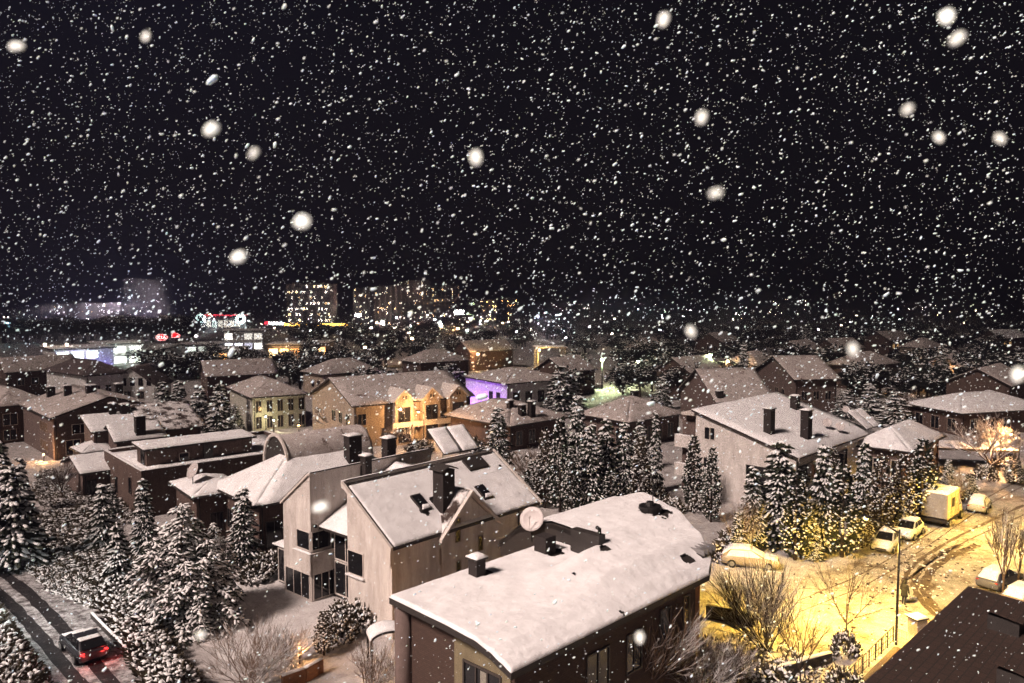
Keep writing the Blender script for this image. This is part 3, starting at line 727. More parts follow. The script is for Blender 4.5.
house('broad hip roofed house right of the centre grove with one dark chimney', (628, 424), left=(575, 415), right=(676, 413), eave=3.6, ridge=6.4, wall=MAUVEW, ov=.8, inx=5.5, snow=SNOWD, chims=[((629, 404), 1., 2.0)],
    wins=[('-u', .1, .4, 1.2, 2.2, dict(frame=FRAME, n=3)), ('-v', .1, .6, 1.2, 2, dict(frame=FRAME, n=4))])
house('house with a steep dull snow roof and two roof windows beyond the cream apartment', (716, 404), left=(676, 392), right=(742, 393), eave=4.5, ridge=9.0, wall=MAUVEW, snow=SNOWD, ov=.6, roof='gable_u', chims=[((690, 398), 1.0, .9), ((700, 392), 1., .8)],
    wins=[('-u', .2, 1, 1.3, 1.6, dict(n=2))])
tF, LF, WF, oF, aF, fF = house('brown walled house with a double stepped roof above the cream apartment chimneys', (794, 381), left=(752, 372), right=(842, 380), eave=6., ridge=9.6, wall=MAUVEW, snow=SNOWD, ov=.6, roof='gable_u', chims=[((792, 369), 1., .9), ((812, 366), 1., .9)],
    wins=[('-u', .25, 2.5, 1.1, 1.5, dict(n=2)), ('-v', .15, 2.5, 1.1, 1.5, dict(n=3))])
# brown house far left and its neighbours
house('large brown two storey house with a broad snowy hip roof and three roof chimneys', (50, 420), left=(18, 405), right=(160, 407), eave=5.4, ridge=7.6, wall=MAUVEW, snow=SNOWD, ov=.5, roof='gable_v', chims=[((51, 397), 1., 1.4), ((68, 396), .9, 1.4), ((91, 393), 1.2, 1.), ((117, 391), 1., 1.5)],
    wins=[('-v', .16, 3.2, 1.9, 1.2, dict(frame=TRIM)), ('-v', .1, .5, 1.7, 1.9, dict(frame=TRIM, n=3)), ('-u', .2, 3.2, .7, 1.2, dict(n=3)), ('-u', .2, .7, .7, 1.2, dict(n=3))])
house('dark fronted house at the picture\'s left edge under thin snow', (-6, 409), left=(-50, 396), right=(32, 398), eave=5.2, ridge=7.5, wall=BROWNW, snow=SNOWD, ov=.6, wins=[('-v', .1, 2.6, 1.8, 1.6, dict(frame=TRIM, n=2)), ('-v', .1, .4, 1.6, 1.5, dict(n=2))])
house('small bright snow roofed house squeezed beside the large brown one', (91, 434), left=(80, 427), right=(124, 417), eave=4.6, ridge=5.9, wall=MAUVEW, ov=.4, roof='shed', W=6, chims=[((112, 414), .8, 1.4), ((125, 414), 1.1, 1.2)], wins=[('-v', .1, 1.5, 1, 1.4, dict(n=2))])
house('little gabled house with a bright snow roof and a tall brown chimney', (114, 444), left=(99, 436), right=(143, 427), eave=3.8, ridge=5.4, wall=MAUVEW, ov=.4, roof='gable_u', chims=[((141, 436), 1.1, 2.2)], wins=[('-u', .2, 1, .8, 1.4, dict(n=2))])
tH, LH, WH, oH, aH, fH = house('house with a wide curved snowy eave behind the flat roofed block', (146, 434), left=(112, 420), right=(207, 427), eave=4.0, ridge=6.6, wall=BROWNW, ov=.6, roof='gable_u', snow=SNOWP, wins=[('-v', .1, 1.4, 2.6, 1.6, dict(frame=FRAMED))])
house('white lit house with a dark roof and shuttered side windows at far left', (84, 377), left=(42, 371), right=(122, 372), eave=5.6, ridge=8.2, wall=WHITEW, snow=SNOWK, ov=.6, wins=[('-u', .1, 1.6, 1, 2, dict(frame=FRAMED, n=4)), ('-v', .2, 1.6, 1., 2, dict(n=2))])
tw, Lw, Ww, ow, aw, fw = house('white gabled house with four small upper windows behind the brown house', (103, 388), right=(150, 390), ang=4, W=9, L=9.5, eave=2.8, ridge=6.6, wall=WHITEW, snow=SNOWK, ov=.4, roof='gable_v',
    wins=[('-v', .16, 3.2, .75, 1.4, dict(frame=FRAMED, n=5)), ('-v', .1, .6, 1.2, 1.4, dict(n=3))])
house('pale yellow lit house with tall windows beyond the four fir trees', (250, 399), left=(226, 388), right=(304, 393), eave=5.2, ridge=7.6, wall=YELLOWW, snow=SNOWD, ov=.5,
    wins=[('-v', .06, 2.9, .8, 1.8, dict(frame=FRAME, n=5)), ('-v', .06, .4, .8, 1.8, dict(frame=FRAME, n=5)), ('-u', .1, .6, 2.4, 1.9, dict(frame=TRIM)), ('-u', .1, 3.2, 2., 1.5, dict(frame=TRIM))])
tG, LG, WG, oG, aG, fG = house('ochre row house with three gabled window bays lit by orange lamps', (352, 408), left=(308, 395), right=(446, 391), eave=5.8, ridge=9.0, wall=OCHRE, snow=SNOWD, ov=.5, roof='gable_u',
    wins=[('-v', .03, 3.2, 1.2, 1.5, dict(n=1)), ('-v', .03, .5, 1.4, 1.9, dict(n=1)), ('-u', .1, 3, 1.2, 1.5, dict(n=3)), ('-u', .1, .5, 1.2, 1.5, dict(n=3))])
for k in range(3):
    u = LG * (.30 + .235 * k); w_ = LG * .15
    bay = MB().prism_y([(u, -.2), (u + w_, -.2), (u + w_, 6.4), (u + w_ / 2, 7.7), (u, 6.4)], -1.3, 3.0).build('gabled_bay', OCHRE, tG)
    for s_ in (-1, 1):
        MB().slab([(u + w_ / 2 + s_ * (w_ / 2 + .3), -1.6, 6.3), (u + w_ / 2, -1.6, 7.95), (u + w_ / 2, 3.2, 7.95), (u + w_ / 2 + s_ * (w_ / 2 + .3), 1.5, 6.3)], .18).build('bay_roof', TRIM, bay)
    for z0 in (.4, 3.3):
        f = win(tG, '-v', -1.3, u + w_ * .18, z0, w_ * .64, 2.0, frame=FRAMED, nm=1)
    for x in (u + w_ * .4, u + w_ * .56): MB().box((x, -1.32, 6.5), (x + .28, -1.303, 6.95)).build('gable_vent', DTRIM, bay)
MB().box((LG * .28, -1.32, 2.4), (LG * .97, -1.303, 3.2)).build('render_band', TRIM, tG)
tP, LP_, WP, oP, aP, fP = house('house whose long side wall is floodlit violet', (506, 385), left=(462, 377), right=(558, 378), eave=5.2, ridge=7.4, wall=WHITEW, snow=SNOWD, ov=.5,
    wins=[('-v', .1, 1.6, 1.3, 2, dict(frame=FRAMED, n=4)), ('-u', .15, 1.2, 1.2, 2.2, dict(frame=FRAMED, n=2))])
ca, sa = math.cos(aP), math.sin(aP)
for v in (.2, .5, .8):
    x, y = oP[0] + -2.2 * ca - WP * v * sa, oP[1] + -2.2 * sa + WP * v * ca
    k = thing('wall_floodlight', 'violet ground floodlight washing the long wall, one of three', 'floodlight', (x, y, 0), aP, 'violet floodlights')
    MB().box((-.2, -.25, 0), (.2, .25, .3)).build('housing', DMETAL, k); MB().box((-.15, -.2, .302), (.15, .2, .32)).build('lens', emis('violet_lens', (.4, .12, 1), 40), k)
    point('flood_light', (.1, 0, .7), 800, (.40, .12, 1.), .1, k)
# flat roofed block with an upper storey
tf, Lf, Wf, of, af, ff = house('long brown flat roofed block with a snowy parapet and set back top storey', (141, 471), left=(104, 450), right=(310, 445), eave=4.6, roof='flat', wall=BROWNW, ov=.0,
    wins=[('-u', .25, 1.6, .9, 1.7, dict(frame=MAUVEW, nm=0)), ('-u', .62, .8, .9, 1.7, dict(frame=MAUVEW, nm=0))])
us = MB().box((1.4, 3.0, 4.2), (Lf - 6, 6.2, 5.9)).build('upper_storey', BROWNW, tf)
MB().slab([(1.0, 2.6, 6.1), (Lf - 5.6, 2.6, 6.1), (Lf - 5.6, 6.6, 6.3), (1.0, 6.6, 6.3)], .19).build('upper_roof', DTRIM, us)
MB().snow(bil((1., 2.6, 6.105), (Lf - 5.6, 2.6, 6.105), (Lf - 5.6, 6.6, 6.305), (1., 6.6, 6.305)), 40, 10, .14, 5, .4).build('upper_snow', SNOW, us, True, fix=False)
win(tf, '-v', 3.0, 4.6, 4.5, .9, .7, frame=FRAME, nm=0); win(tf, '-u', 1.4, 3.6, 4.4, 1.2, 1.4, frame=FRAMED)
MB().box((7.0, 2.7, 4.2), (7.9, 2.997, 5.9)).build('pilaster', DTRIM, tf)
x_ = MB().box((14.2, 2.0, 4.2), (15.4, 2.8, 5.4)).build('air_unit', TRIM, tf); MB().box((14.5, 1.99, 4.4), (15.1, 1.997, 5.1)).build('grille', DTRIM, x_)
dish(None, (17.8, 1.6, 4.6), of, af, .8, 'satellite dish on the parapet of the flat roofed block', -.9)
# hip roofed house with a barrel dormer, half hidden by the cream house
t5, L5, W5, o5, a5, f5 = house('hip roofed house with half melted snow behind the cream split gable house', (255, 509), left=(209, 487), right=(386, 468), eave=4.3, ridge=7.6, wall=BROWNW, ov=.6, inx=5.0, snow=SNOW,
    wins=[('-u', .2, 1.2, .9, 1.6, dict(frame=FRAMED, n=3)), ('-v', .04, .6, 1.4, 2.2, dict(frame=FRAMED, n=3))], chims=[((276, 462), 1.05, 2.3), ((353, 464), 1.3, 2.6)])
q = MB(); bd = [(math.cos(PI * k / 14), math.sin(PI * k / 14)) for k in range(15)]
vb, zb_, rb = W5 * .5 + 1.2, 6.2, 2.3
q.prism_x([(vb + rb * c, zb_ + rb * s_ * 1.15) for c, s_ in bd], 4.2, L5 - 2); bo = q.build('barrel_dormer', DTRIM, t5, False)
q = MB(); q.snow(lambda s, t_: (4.15 + s * (L5 - 6.2), vb + (rb + .03) * math.cos(PI * (1 - t_)), zb_ + (rb + .03) * 1.15 * math.sin(PI * (1 - t_))), 40, 18, .05, 3, 1.)
q.build('dormer_snow', SNOWD, bo, True, fix=False)
MB().prism_x([(vb + rb * c, zb_ + rb * s_ * 1.15) for c, s_ in bd] + [(vb + (rb + .22) * c, zb_ + (rb + .22) * s_ * 1.15) for c, s_ in reversed(bd)], 4.0, 4.19).build('arch_trim', TRIM, bo)
house('little hip roofed porch house with a smooth bright roof by the big cedar', (192, 500), left=(169, 484), right=(216, 487), eave=4.0, ridge=5.0, wall=BROWNW, ov=.5, wins=[('-u', .2, .8, .6, 1.6, dict(n=2, frame=FRAMED)), ('-v', .3, .8, 1., 1.6, dict(frame=FRAMED))])
dish(None, (-1.8, W5 + 1.2, 4.8), o5, a5, .75, 'satellite dish between the porch house and the barrel dormer', -.7)
house('low shed roofed outbuilding against the end of the flat roofed block', (80, 476), left=(60, 463), right=(106, 468), eave=2.6, ridge=3.8, wall=MAUVEW, ov=.3, roof='gable_u', wins=[('-v', .1, .3, .9, 1.6, dict(frame=FRAMED))])
house('tiny snow capped hut below the large brown house', (82, 455), left=(70, 449), right=(94, 451), eave=2.4, ridge=3.5, wall=BROWNW, ov=.3)
# dark roof close to the camera at lower right
oK = G(968, 586, 9.2); aK = R(46)
tK = thing('dark_roofed_building', 'bare dark brown roof with two black roof openings at bottom right', 'building', (*oK, 0), aK)
K = [(0, 0), (-16, 0), (-16, -16), (0, -16)]
kz = lambda u, v: 9.2 - (0.06 * -v) * .6
MB().slab([(-19, 0, 9.2), (0, 0, 9.2), (0, -17, 8.3), (-19, -17, 8.3)], .25).build('roof', ROOFB, tK)
MB().box((-18.6, -16.6, -.2), (-.5, -.5, 8.0)).build('wall', BROWNW, tK)
for p in ((1006, 628), (1018, 684)):
    u, v, z = on_roof(oK, aK, p, lambda u, v: 9.2 + v * .053, 9)
    e = MB().box((u - .6, v - .55, z - .2), (u + .5, v + .5, z + .55)).build('roof_opening', DTRIM, tK)
    MB().slab([(u - .75, v - .7, z + .62), (u + .65, v - .7, z + .62), (u + .65, v + .65, z + .85), (u - .75, v + .65, z + .85)], .06).build('opening_lid', ROOFB, e)
# roofs of the middle distance
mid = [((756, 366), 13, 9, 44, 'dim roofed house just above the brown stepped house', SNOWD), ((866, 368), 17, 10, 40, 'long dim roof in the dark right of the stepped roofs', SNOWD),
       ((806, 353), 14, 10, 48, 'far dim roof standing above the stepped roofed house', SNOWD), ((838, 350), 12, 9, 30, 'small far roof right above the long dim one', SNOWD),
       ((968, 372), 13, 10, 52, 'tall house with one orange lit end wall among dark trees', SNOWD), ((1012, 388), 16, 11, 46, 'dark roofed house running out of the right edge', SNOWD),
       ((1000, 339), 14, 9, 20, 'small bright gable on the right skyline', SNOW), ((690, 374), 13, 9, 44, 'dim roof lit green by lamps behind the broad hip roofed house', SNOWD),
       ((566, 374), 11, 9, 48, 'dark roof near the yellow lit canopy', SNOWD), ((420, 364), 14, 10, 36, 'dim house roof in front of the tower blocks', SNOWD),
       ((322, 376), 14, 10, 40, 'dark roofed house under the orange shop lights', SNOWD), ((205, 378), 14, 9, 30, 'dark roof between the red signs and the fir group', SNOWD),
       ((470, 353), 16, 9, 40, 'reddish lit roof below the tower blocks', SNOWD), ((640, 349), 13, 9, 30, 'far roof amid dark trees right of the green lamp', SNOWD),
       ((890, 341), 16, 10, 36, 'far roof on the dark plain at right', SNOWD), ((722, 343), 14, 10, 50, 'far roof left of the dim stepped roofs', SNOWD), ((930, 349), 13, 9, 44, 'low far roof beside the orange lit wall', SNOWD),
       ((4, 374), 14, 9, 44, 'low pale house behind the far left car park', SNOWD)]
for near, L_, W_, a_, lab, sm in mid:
    house(lab, near, eave=5.0, ridge=7.8, L=L_, W=W_, ang=a_, wall=OCHRE if 'orange' in lab else BROWNW, snow=sm, ov=.5, roof='gable_u' if rnd.random() < .5 else 'hip',  # houses labelled with orange light carry it in their wall colour
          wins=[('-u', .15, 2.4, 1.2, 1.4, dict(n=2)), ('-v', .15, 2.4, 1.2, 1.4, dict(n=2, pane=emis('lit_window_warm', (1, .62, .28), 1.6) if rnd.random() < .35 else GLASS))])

# ------------------------------------------------------------------ the far city
PANE_ME = {}
def lit_pane(col, st, w, h):
    k = (col, st, round(w, 1), round(h, 1))
    if k not in PANE_ME: PANE_ME[k] = MB().box((-w / 2, -.06, 0), (w / 2, 0, h)).mesh('lit_window', emis('lit_%d_%d_%d_%d' % (col[0] * 99, col[1] * 99, col[2] * 99, st * 10), col, st))
    return PANE_ME[k]
TOWERW = plain('tower_concrete', (.34, .31, .30), .9, var=.15, scale=.4, stain=.4)
TOWERP = plain('tower_plaster', (.5, .44, .42), .9, var=.1, scale=.4, stain=.4)
def tower(x0, x1, yt, yb, lab, nlit, cols, st=5, mat=TOWERW, group=None, ribs=5, name='tower_block', dep=14, base_=0):
    X0, Y = G(x0, yb); X1 = G(x1, yb)[0]; H = at(x0, yt, Y)[2]; W = X1 - X0
    t = thing(name, lab, 'tower block' if name == 'tower_block' else 'building', (X0, Y, base_), 0, group)
    MB().box((0, 0, -.5), (W, dep, H)).build('wall', mat, t)
    rb = MB(); fl = max(2, int(H / 3.0))
    for i in range(ribs + 1): x = W * i / ribs; rb.box((max(0, x - .5), -2.0, -.5), (min(W, x + .5), -.004, H + .8 * (i % 2)))
    rb.build('balcony_column', TOWERP, t)
    fb = MB()
    for k in range(1, fl): fb.box((.3, -.5, k * H / fl), (W - .3, -.005, k * H / fl + .9))
    fb.build('floor_band', mat, t)
    MB().snow(bil((0, 0, H + .01), (W, 0, H + .01), (W, dep, H + .01), (0, dep, H + .01)), 4, 4, .3, x0).build('roof_snow', SNOW, t)
    cells = [(i, k) for i in range(ribs * 2) for k in range(fl)]; rnd.shuffle(cells)
    cw = W / (ribs * 2)
    for i, k in cells[:nlit]:
        o = link('lit_window', lit_pane(rnd.choice(cols), st * max(6, .11 * math.exp(.0082 * Y)) * rnd.choice((.35, .7, 1, 1)), min(1.9, cw * .7), 1.3), t, (cw * (i + .5), -.6, k * H / fl + 1.15))
    return t, W, H
TOWERD = plain('tower_darkened_wall', (.10, .085, .08), .9, var=.15, scale=.4)  # walls darkened so the pale ribs read as floodlit strips
WARM, COOL, WH, ORG = (1, .72, .4), (.85, .9, 1), (1, .95, .85), (1, .5, .18)
tower(126, 144, 279, 323, 'tall tower block with violet white lit ribs, left one of the twin pair', 9, [COOL, WH], 3, TOWERD, ribs=4)
tower(146, 165, 280, 323, 'tall tower block with violet white lit ribs, right one of the twin pair', 8, [COOL, WH], 3, TOWERD, ribs=4)
tower(43, 72, 305, 326, 'low wide white block lit from below by the left road', 14, [COOL, WARM], 3, TOWERD)
tower(80, 109, 303, 326, 'low wide white block just left of the twin towers', 14, [COOL, WARM], 3, TOWERD)
tower(14, 38, 307, 325, 'dim unlit block furthest left on the skyline', 6, [COOL], 1.5)
tower(288, 332, 284, 329, 'broad dark tower block with rows of lit windows above the orange canopy', 46, [WH, WARM, WH], 4, ribs=6)
tower(354, 370, 288, 326, 'narrow tower block first in the central row', 14, [WARM, WH], 3, ribs=3)
tower(375, 402, 286, 326, 'tower block with a stack of pale balconies second in the central row', 14, [WARM, WH], 3, TOWERD)
tower(405, 429, 281, 325, 'tallest tower block in the central row with a lit orange roof edge', 14, [WARM, WH], 3)
tower(432, 446, 287, 324, 'slim dark tower block right of the tallest one', 10, [WARM], 3, TOWERD, ribs=3)
tower(448, 459, 286, 323, 'slim rust coloured tower block last in the central row', 8, [WARM], 3, ribs=3)
tower(466, 478, 301, 322, 'short greenish lit block beside the white billboard', 5, [(.8, 1, .6)], 3, TOWERP, name='apartment_building', ribs=2)
tower(480, 497, 300, 322, 'short beige lit block right of the white billboard', 14, [WARM, ORG], 5, TOWERP, name='apartment_building', ribs=3)
tower(501, 518, 299, 321, 'short block with a bright orange ground floor', 9, [WARM, ORG], 5, name='apartment_building', ribs=3)
tower(830, 846, 291, 309, 'far reddish lit block on the dark right hillside, left one', 8, [(1, .45, .35), WARM], 4, TOWERP, name='apartment_building', ribs=2)
tower(848, 856, 296, 308, 'far small orange lit hall between the reddish blocks', 6, [ORG], 9, name='apartment_building', ribs=2)
tower(862, 872, 293, 307, 'far reddish lit block on the dark right hillside, right one', 4, [(1, .45, .35)], 4, TOWERP, name='apartment_building', ribs=2)
for i, (x, y, wd, h, n, lab) in enumerate([(566, 309, 10, 7, 6, 'two bright white windows'), (582, 308, 14, 8, 7, 'a long white window row'), (606, 304, 18, 7, 8, 'a string of pale orange windows'), (628, 304, 12, 9, 6, 'reddish windows'), (650, 307, 16, 6, 5, 'dull violet windows'),
        (690, 308, 14, 5, 4, 'one wide white window'), (704, 306, 12, 6, 3, 'blue white windows'), (780, 312, 18, 15, 8, 'two columns of dim windows'), (800, 313, 12, 14, 7, 'a dim upright row of windows'),
        (940, 306, 12, 6, 2, 'a single yellow window'), (962, 306, 14, 7, 4, 'a row of amber windows'), (984, 312, 12, 10, 4, 'stacked white windows'), (1000, 305, 12, 6, 2, 'two amber windows'), (910, 312, 14, 8, 3, 'few white windows'), (745, 318, 16, 6, 3, 'small scattered windows')]):
    tower(x - wd / 2, x + wd / 2, y - h, y + 3, 'distant block with %s, %s along the right skyline' % (lab, ['first', 'second', 'third', 'fourth', 'fifth', 'sixth', 'seventh', 'eighth', 'ninth', 'tenth', 'eleventh', 'twelfth', 'thirteenth', 'fourteenth', 'fifteenth'][i]), n, [WH, WARM, (1, .8, .8)], 7, name='distant_block', ribs=3, dep=10)

for px, py, pw in ((136, 325, 1300000), (156, 325, 1300000), (58, 328, 800000), (94, 328, 800000)):
    X, Y = G(px, py); k = thing('tower_floodlight', 'ground floodlight lighting a pale block from below among the left towers', 'floodlight', (X, Y - 9, 0), 0, 'floodlights at the left towers')
    MB().box((-.4, -.4, 0), (.4, .4, .6)).build('housing', DMETAL, k); MB().box((-.35, .402, .15), (.35, .43, .55)).build('lens', emis('flood_lens', (.9, .85, 1), 60), k)
    point('flood_light', (0, 1.4, 1.), pw, (.86, .78, 1), .5, k)
def shop(x0, x1, yb, h, lab, cols, st, ang=0, storeys=2, wallm=WHITEW, dep=14):
    X0, Y = G(x0, yb); X1 = G(x1, yb)[0]; W = (X1 - X0) / max(.3, math.cos(R(ang)))
    t = thing('shop_building', lab, 'shop', (X0, Y, 0), R(ang))
    MB().box((0, 0, -.2), (W, dep, h)).build('wall', wallm, t)
    MB().slab([(-.8, -1.0, h + .35), (W + .8, -1.0, h + .35), (W + .8, dep, h + .35), (-.8, dep, h + .35)], .34).build('roof', DTRIM, t)
    MB().snow(bil((-.8, -1., h + .36), (W + .8, -1., h + .36), (W + .8, dep, h + .36), (-.8, dep, h + .36)), 12, 6, .25, x0).build('roof_snow', SNOW, t, True)
    n = max(3, int(W / 3.2)); sh = h / storeys
    for k in range(storeys):
        for i in range(n):
            if rnd.random() < .82:
                link('shop_window', lit_pane(rnd.choice(cols), st * 3 * rnd.choice((.4, .8, 1, 1.2)), W / n * .78, sh * .62), t, (W * (i + .5) / n, -.004, k * sh + sh * .18))
    return t, W, Y
tS, WS, YS = shop(56, 96, 373, 6.0, 'two storey car showroom glowing white and violet by the left road', [(.85, 1, .92), (.8, .95, 1)], 2.2, 42)
MB().box((-.3, -1.9, .1), (WS * .96, -1.4, .7)).build('neon_strip', emis('violet_neon', (.25, .16, 1), 12), tS)
point('shop_light', (WS * .4, -5, 5), 2500, (.8, .95, .9), .3, tS); point('neon_light', (WS * .5, -3.4, 1.5), 1500, (.3, .2, 1), .3, tS)
t2, W2, Y2 = shop(97, 132, 366, 6.0, 'white green lit showroom with tall glazed front under a flat roof', [(.88, 1, .86), (.95, 1, .9)], 2.0, 35)
point('shop_light', (W2 * .5, -6, 5), 3500, (.85, 1, .85), .3, t2)
t3, W3, Y3 = shop(152, 168, 357, 3.1, 'small greenish white lit pavilion under the red oval sign', [(.9, 1, .8)], 2.5, 6, 1)
t4, W4, Y4 = shop(176, 216, 353, 2.6, 'long low white lit shed right of the red signs', [(1, .95, .9), (.9, 1, .9)], 1.4, 8, 1)
t5_, W5_, Y5 = shop(210, 236, 364, 4., 'orange lit market hall in front of the supermarket', [ORG, (1, .75, .4), WH], 3, 4, 1, OCHRE)
t6, W6, Y6 = shop(268, 300, 362, 5., 'bright orange lit restaurant with a glowing front', [ORG, (1, .7, .35)], 3.5, 4, 1, OCHRE)
point('shop_light', (W6 * .5, -5, 4), 5000, (1, .55, .2), .3, t6)
t7, W7, Y7 = shop(302, 326, 360, 5., 'dim orange windowed shop next to the glowing restaurant', [ORG, WH], 2, 3, 1, OCHRE)
t8, W8, Y8 = shop(224, 262, 351, 7., 'shopping arcade with violet white window displays', [(.8, .8, 1), WH, (1, .6, .9)], 2.2, 6, 2)
t9, W9, Y9 = shop(142, 158, 362, 3.5, 'low white lit kiosk with a red corner below the pavilion', [(1, .95, .85), (1, .3, .25)], 3.2, 4, 1)
t10, W10, Y10 = shop(200, 246, 329, 6., 'supermarket with two round white signs on its front', [(.8, 1, .95), WH], 2.5, 2, 1)
for x in (W10 * .04, W10 * .9):
    rg = MB(); N = 18; rr = 3.0
    ring = [(x + rr * math.cos(2 * PI * i / N), rr * math.sin(2 * PI * i / N) + 5.6) for i in range(N)]
    rg.prism_y(ring, -2.2, -1.6); so_ = rg.build('round_sign', emis('teal_white_sign', (.7, 1, .97), 22), t10)
    MB().prism_y([(x + .9 * math.cos(2 * PI * i / 10), 1.1 * math.sin(2 * PI * i / 10) + 5.5) for i in range(10)], -2.4, -2.203).build('sign_emblem', DTRIM, so_)
MB().box((-2, -1.9, 7.4), (W10 + 2, -1.3, 8.2)).build('red_light_strip', emis('red_strip', (1, .06, .1), 10), t10)
tgas = thing('fuel_station', 'fuel station with a long glowing orange canopy edge below the dark tower', 'fuel station', (*G(284, 335), 0), R(2))
Wg = G(348, 335)[0] - G(284, 335)[0]
MB().box((0, 0, 4.6), (Wg, 14, 5.6)).build('canopy', WHITEW, tgas); MB().box((-.1, -.3, 4.5), (Wg + .1, -.003, 5.7)).build('canopy_light_edge', emis('orange_edge', (1, .5, .1), 22), tgas)
for i in range(5): MB().box((Wg * (i + .5) / 5 - .25, 5, 0), (Wg * (i + .5) / 5 + .25, 5.6, 4.59)).build('canopy_column', WHITEW, tgas)
for i in range(4): MB().box((Wg * (i + 1) / 5 - .5, 4.8, 0), (Wg * (i + 1) / 5 + .5, 5.9, 1.9)).build('pump', emis('pump_panel', (1, .25, .2) if i % 2 else (.8, .85, 1), 2.0), tgas)
point('canopy_light', (Wg * .5, 4, 4.0), 9000, (1, .75, .5), .4, tgas)
ty = thing('lit_canopy', 'yellow lit open timber canopy on posts in the middle distance', 'canopy', (*G(538, 371), 0), R(8))
Wy = 7.5
for x in (0, Wy):
    for y in (0, 5): MB().box((x - .15, y - .15, 0), (x + .15, y + .15, 6.2)).build('post', OCHRE, ty)
MB().box((-.6, -.6, 6.21), (Wy + .6, 5.6, 6.5)).build('roof', OCHRE, ty); MB().snow(bil((-.6, -.6, 6.51), (Wy + .6, -.6, 6.51), (Wy + .6, 5.6, 6.51), (-.6, 5.6, 6.51)), 6, 5, .2, 2).build('roof_snow', SNOW, ty, True)
MB().blob((.6, 1, 5.6), (.3, .3, .3), (1, 0, 0), 8, 0).build('lamp_globe', emis('amber_globe', (1, .72, .25), 40), ty); point('canopy_light', (1.2, -1.5, 4.4), 5000, (1, .65, .2), .2, ty)
# red oval sign on its pylon, and a red angular one
def sign(px, py, ytop, wpx, lab, letters=None, oval=True):
    X, Y = G(px, py); sc_ = Y / FPX; w_ = wpx * sc_; zt = at(px, ytop, Y)[2]; h_ = w_ * (.55 if oval else .7)
    t = thing('pylon_sign', lab, 'sign', (X, Y, 0), R(4))
    MB().box((-.2, .05, 0), (.2, .45, zt - h_)).build('pylon', DMETAL, t)
    N = 28
    if oval: pts = [(w_ / 2 * math.cos(2 * PI * i / N), zt - h_ / 2 + h_ / 2 * math.sin(2 * PI * i / N)) for i in range(N)]; ins = .84
    else: pts = [(-w_ / 2, zt - h_), (w_ / 2, zt - h_), (w_ / 2, zt - h_ * .5), (-w_ * .1, zt), (-w_ / 2, zt - h_ * .3)]; ins = .8
    pn = MB().prism_y(pts, 0, .4).build('sign_face', emis('sign_red', (1, .02, .03), 3.4), t)
    cz = zt - h_ / 2
    q = [(x * ins, cz + (z - cz) * ins) for x, z in pts]
    rg = MB(); n = len(pts)
    rg.add([(x, -.012, z) for x, z in pts] + [(x, -.012, z) for x, z in q], [(i, (i + 1) % n, n + (i + 1) % n, n + i) for i in range(n)])
    rg.build('sign_border', emis('sign_pink', (1, .5, .48), 5), pn, fix=False)
    if letters:
        b = MB(); s_ = h_ * .42; th = s_ * .2
        def bar(a, c): b.tube([(a[0], -.06, a[1]), (c[0], -.06, c[1])], th / 2, 4)
        x = -s_ * 1.35; z0 = cz - s_ / 2; z1 = cz + s_ / 2
        bar((x, z0), (x, z1)); bar((x, cz), (x + s_ * .75, z1)); bar((x, cz), (x + s_ * .75, z0)); x += s_ * 1.25
        bar((x, z0), (x, z1)); x += s_ * .55
        bar((x, z0), (x + s_ * .45, z1)); bar((x + s_ * .45, z1), (x + s_ * .9, z0)); bar((x + s_ * .2, cz - s_ * .15), (x + s_ * .7, cz - s_ * .15))
        b.build('lettering', emis('sign_white', (1, .85, .85), 9), pn)
    point('sign_light', (0, -1.2, zt - h_ - .4), 350, (1, .08, .08), .4, t)
sign(162, 350, 334, 12, 'red oval lit sign with pale letters above the pavilion', 'x')
sign(176, 351, 332, 8, 'red angular lit sign right of the oval one', None, False)
for px, py, yt, wd, lab in ((459, 326, 310, 11, 'white lit billboard before the short greenish block'), (358, 327, 313, 7, 'small white lit billboard at the foot of the narrow tower'), (276, 331, 322, 16, 'white and red light board left of the fuel station')):
    X, Y = G(px, py); s_ = Y / FPX; zt = at(px, yt, Y)[2]; w_ = wd * s_; h_ = w_ * .42 if wd > 8 else w_ * .6
    if wd > 14: h_ = 1.6
    t = thing('billboard', lab, 'billboard', (X, Y, 0))
    MB().box((-w_ / 2, 0, zt - h_), (w_ / 2, .4, zt)).build('lit_panel', emis('billboard_white', (.93, 1, .93), 45), t)
    for x in (-w_ * .3, w_ * .3): MB().box((x - .2, .1, 0), (x + .2, .4, zt - h_ - .003)).build('post', DMETAL, t)
    if wd > 14: MB().box((-w_ / 2 - 2.2, 0, zt - h_), (-w_ / 2 - .003, .4, zt + .4)).build('red_end', emis('red_strip', (1, .06, .1), 10), t)

# ------------------------------------------------------------------ street lamps
YEL = (1, .61, .10); ORN = (1, .52, .2); GRN = (.8, 1, .5); WHT = (.85, .93, 1)
lamp(896, 645, 7.3, YEL, 11000, 'tall dark street lamp standing by the railing on the yellow lit street', arm=(-1.0, 2.4))
lamp(1052, 545, 7.3, YEL, 9000, 'street lamp just beyond the right edge where the road glows yellow', arm=(-2.4, 0))
lamp(1018, 478, 5.2, ORN, 4500, 'street lamp behind the orange lit bare tree', arm=(-1, 0))
lamp(424, 447, 5.0, ORN, 1900, 'orange street lamp by the snowy hedge before the row house', arm=(-.8, 0))
lamp(266, 433, 2.6, (1, .86, .45), 500, 'garden lamp before the pale yellow house, left one', strength=45)
lamp(274, 435, 2.3, (1, .9, .6), 350, 'garden lamp before the pale yellow house, right one', strength=45)
lamp(299, 440, 2.2, ORN, 350, 'low orange garden lamp by the barrel dormer', strength=30)
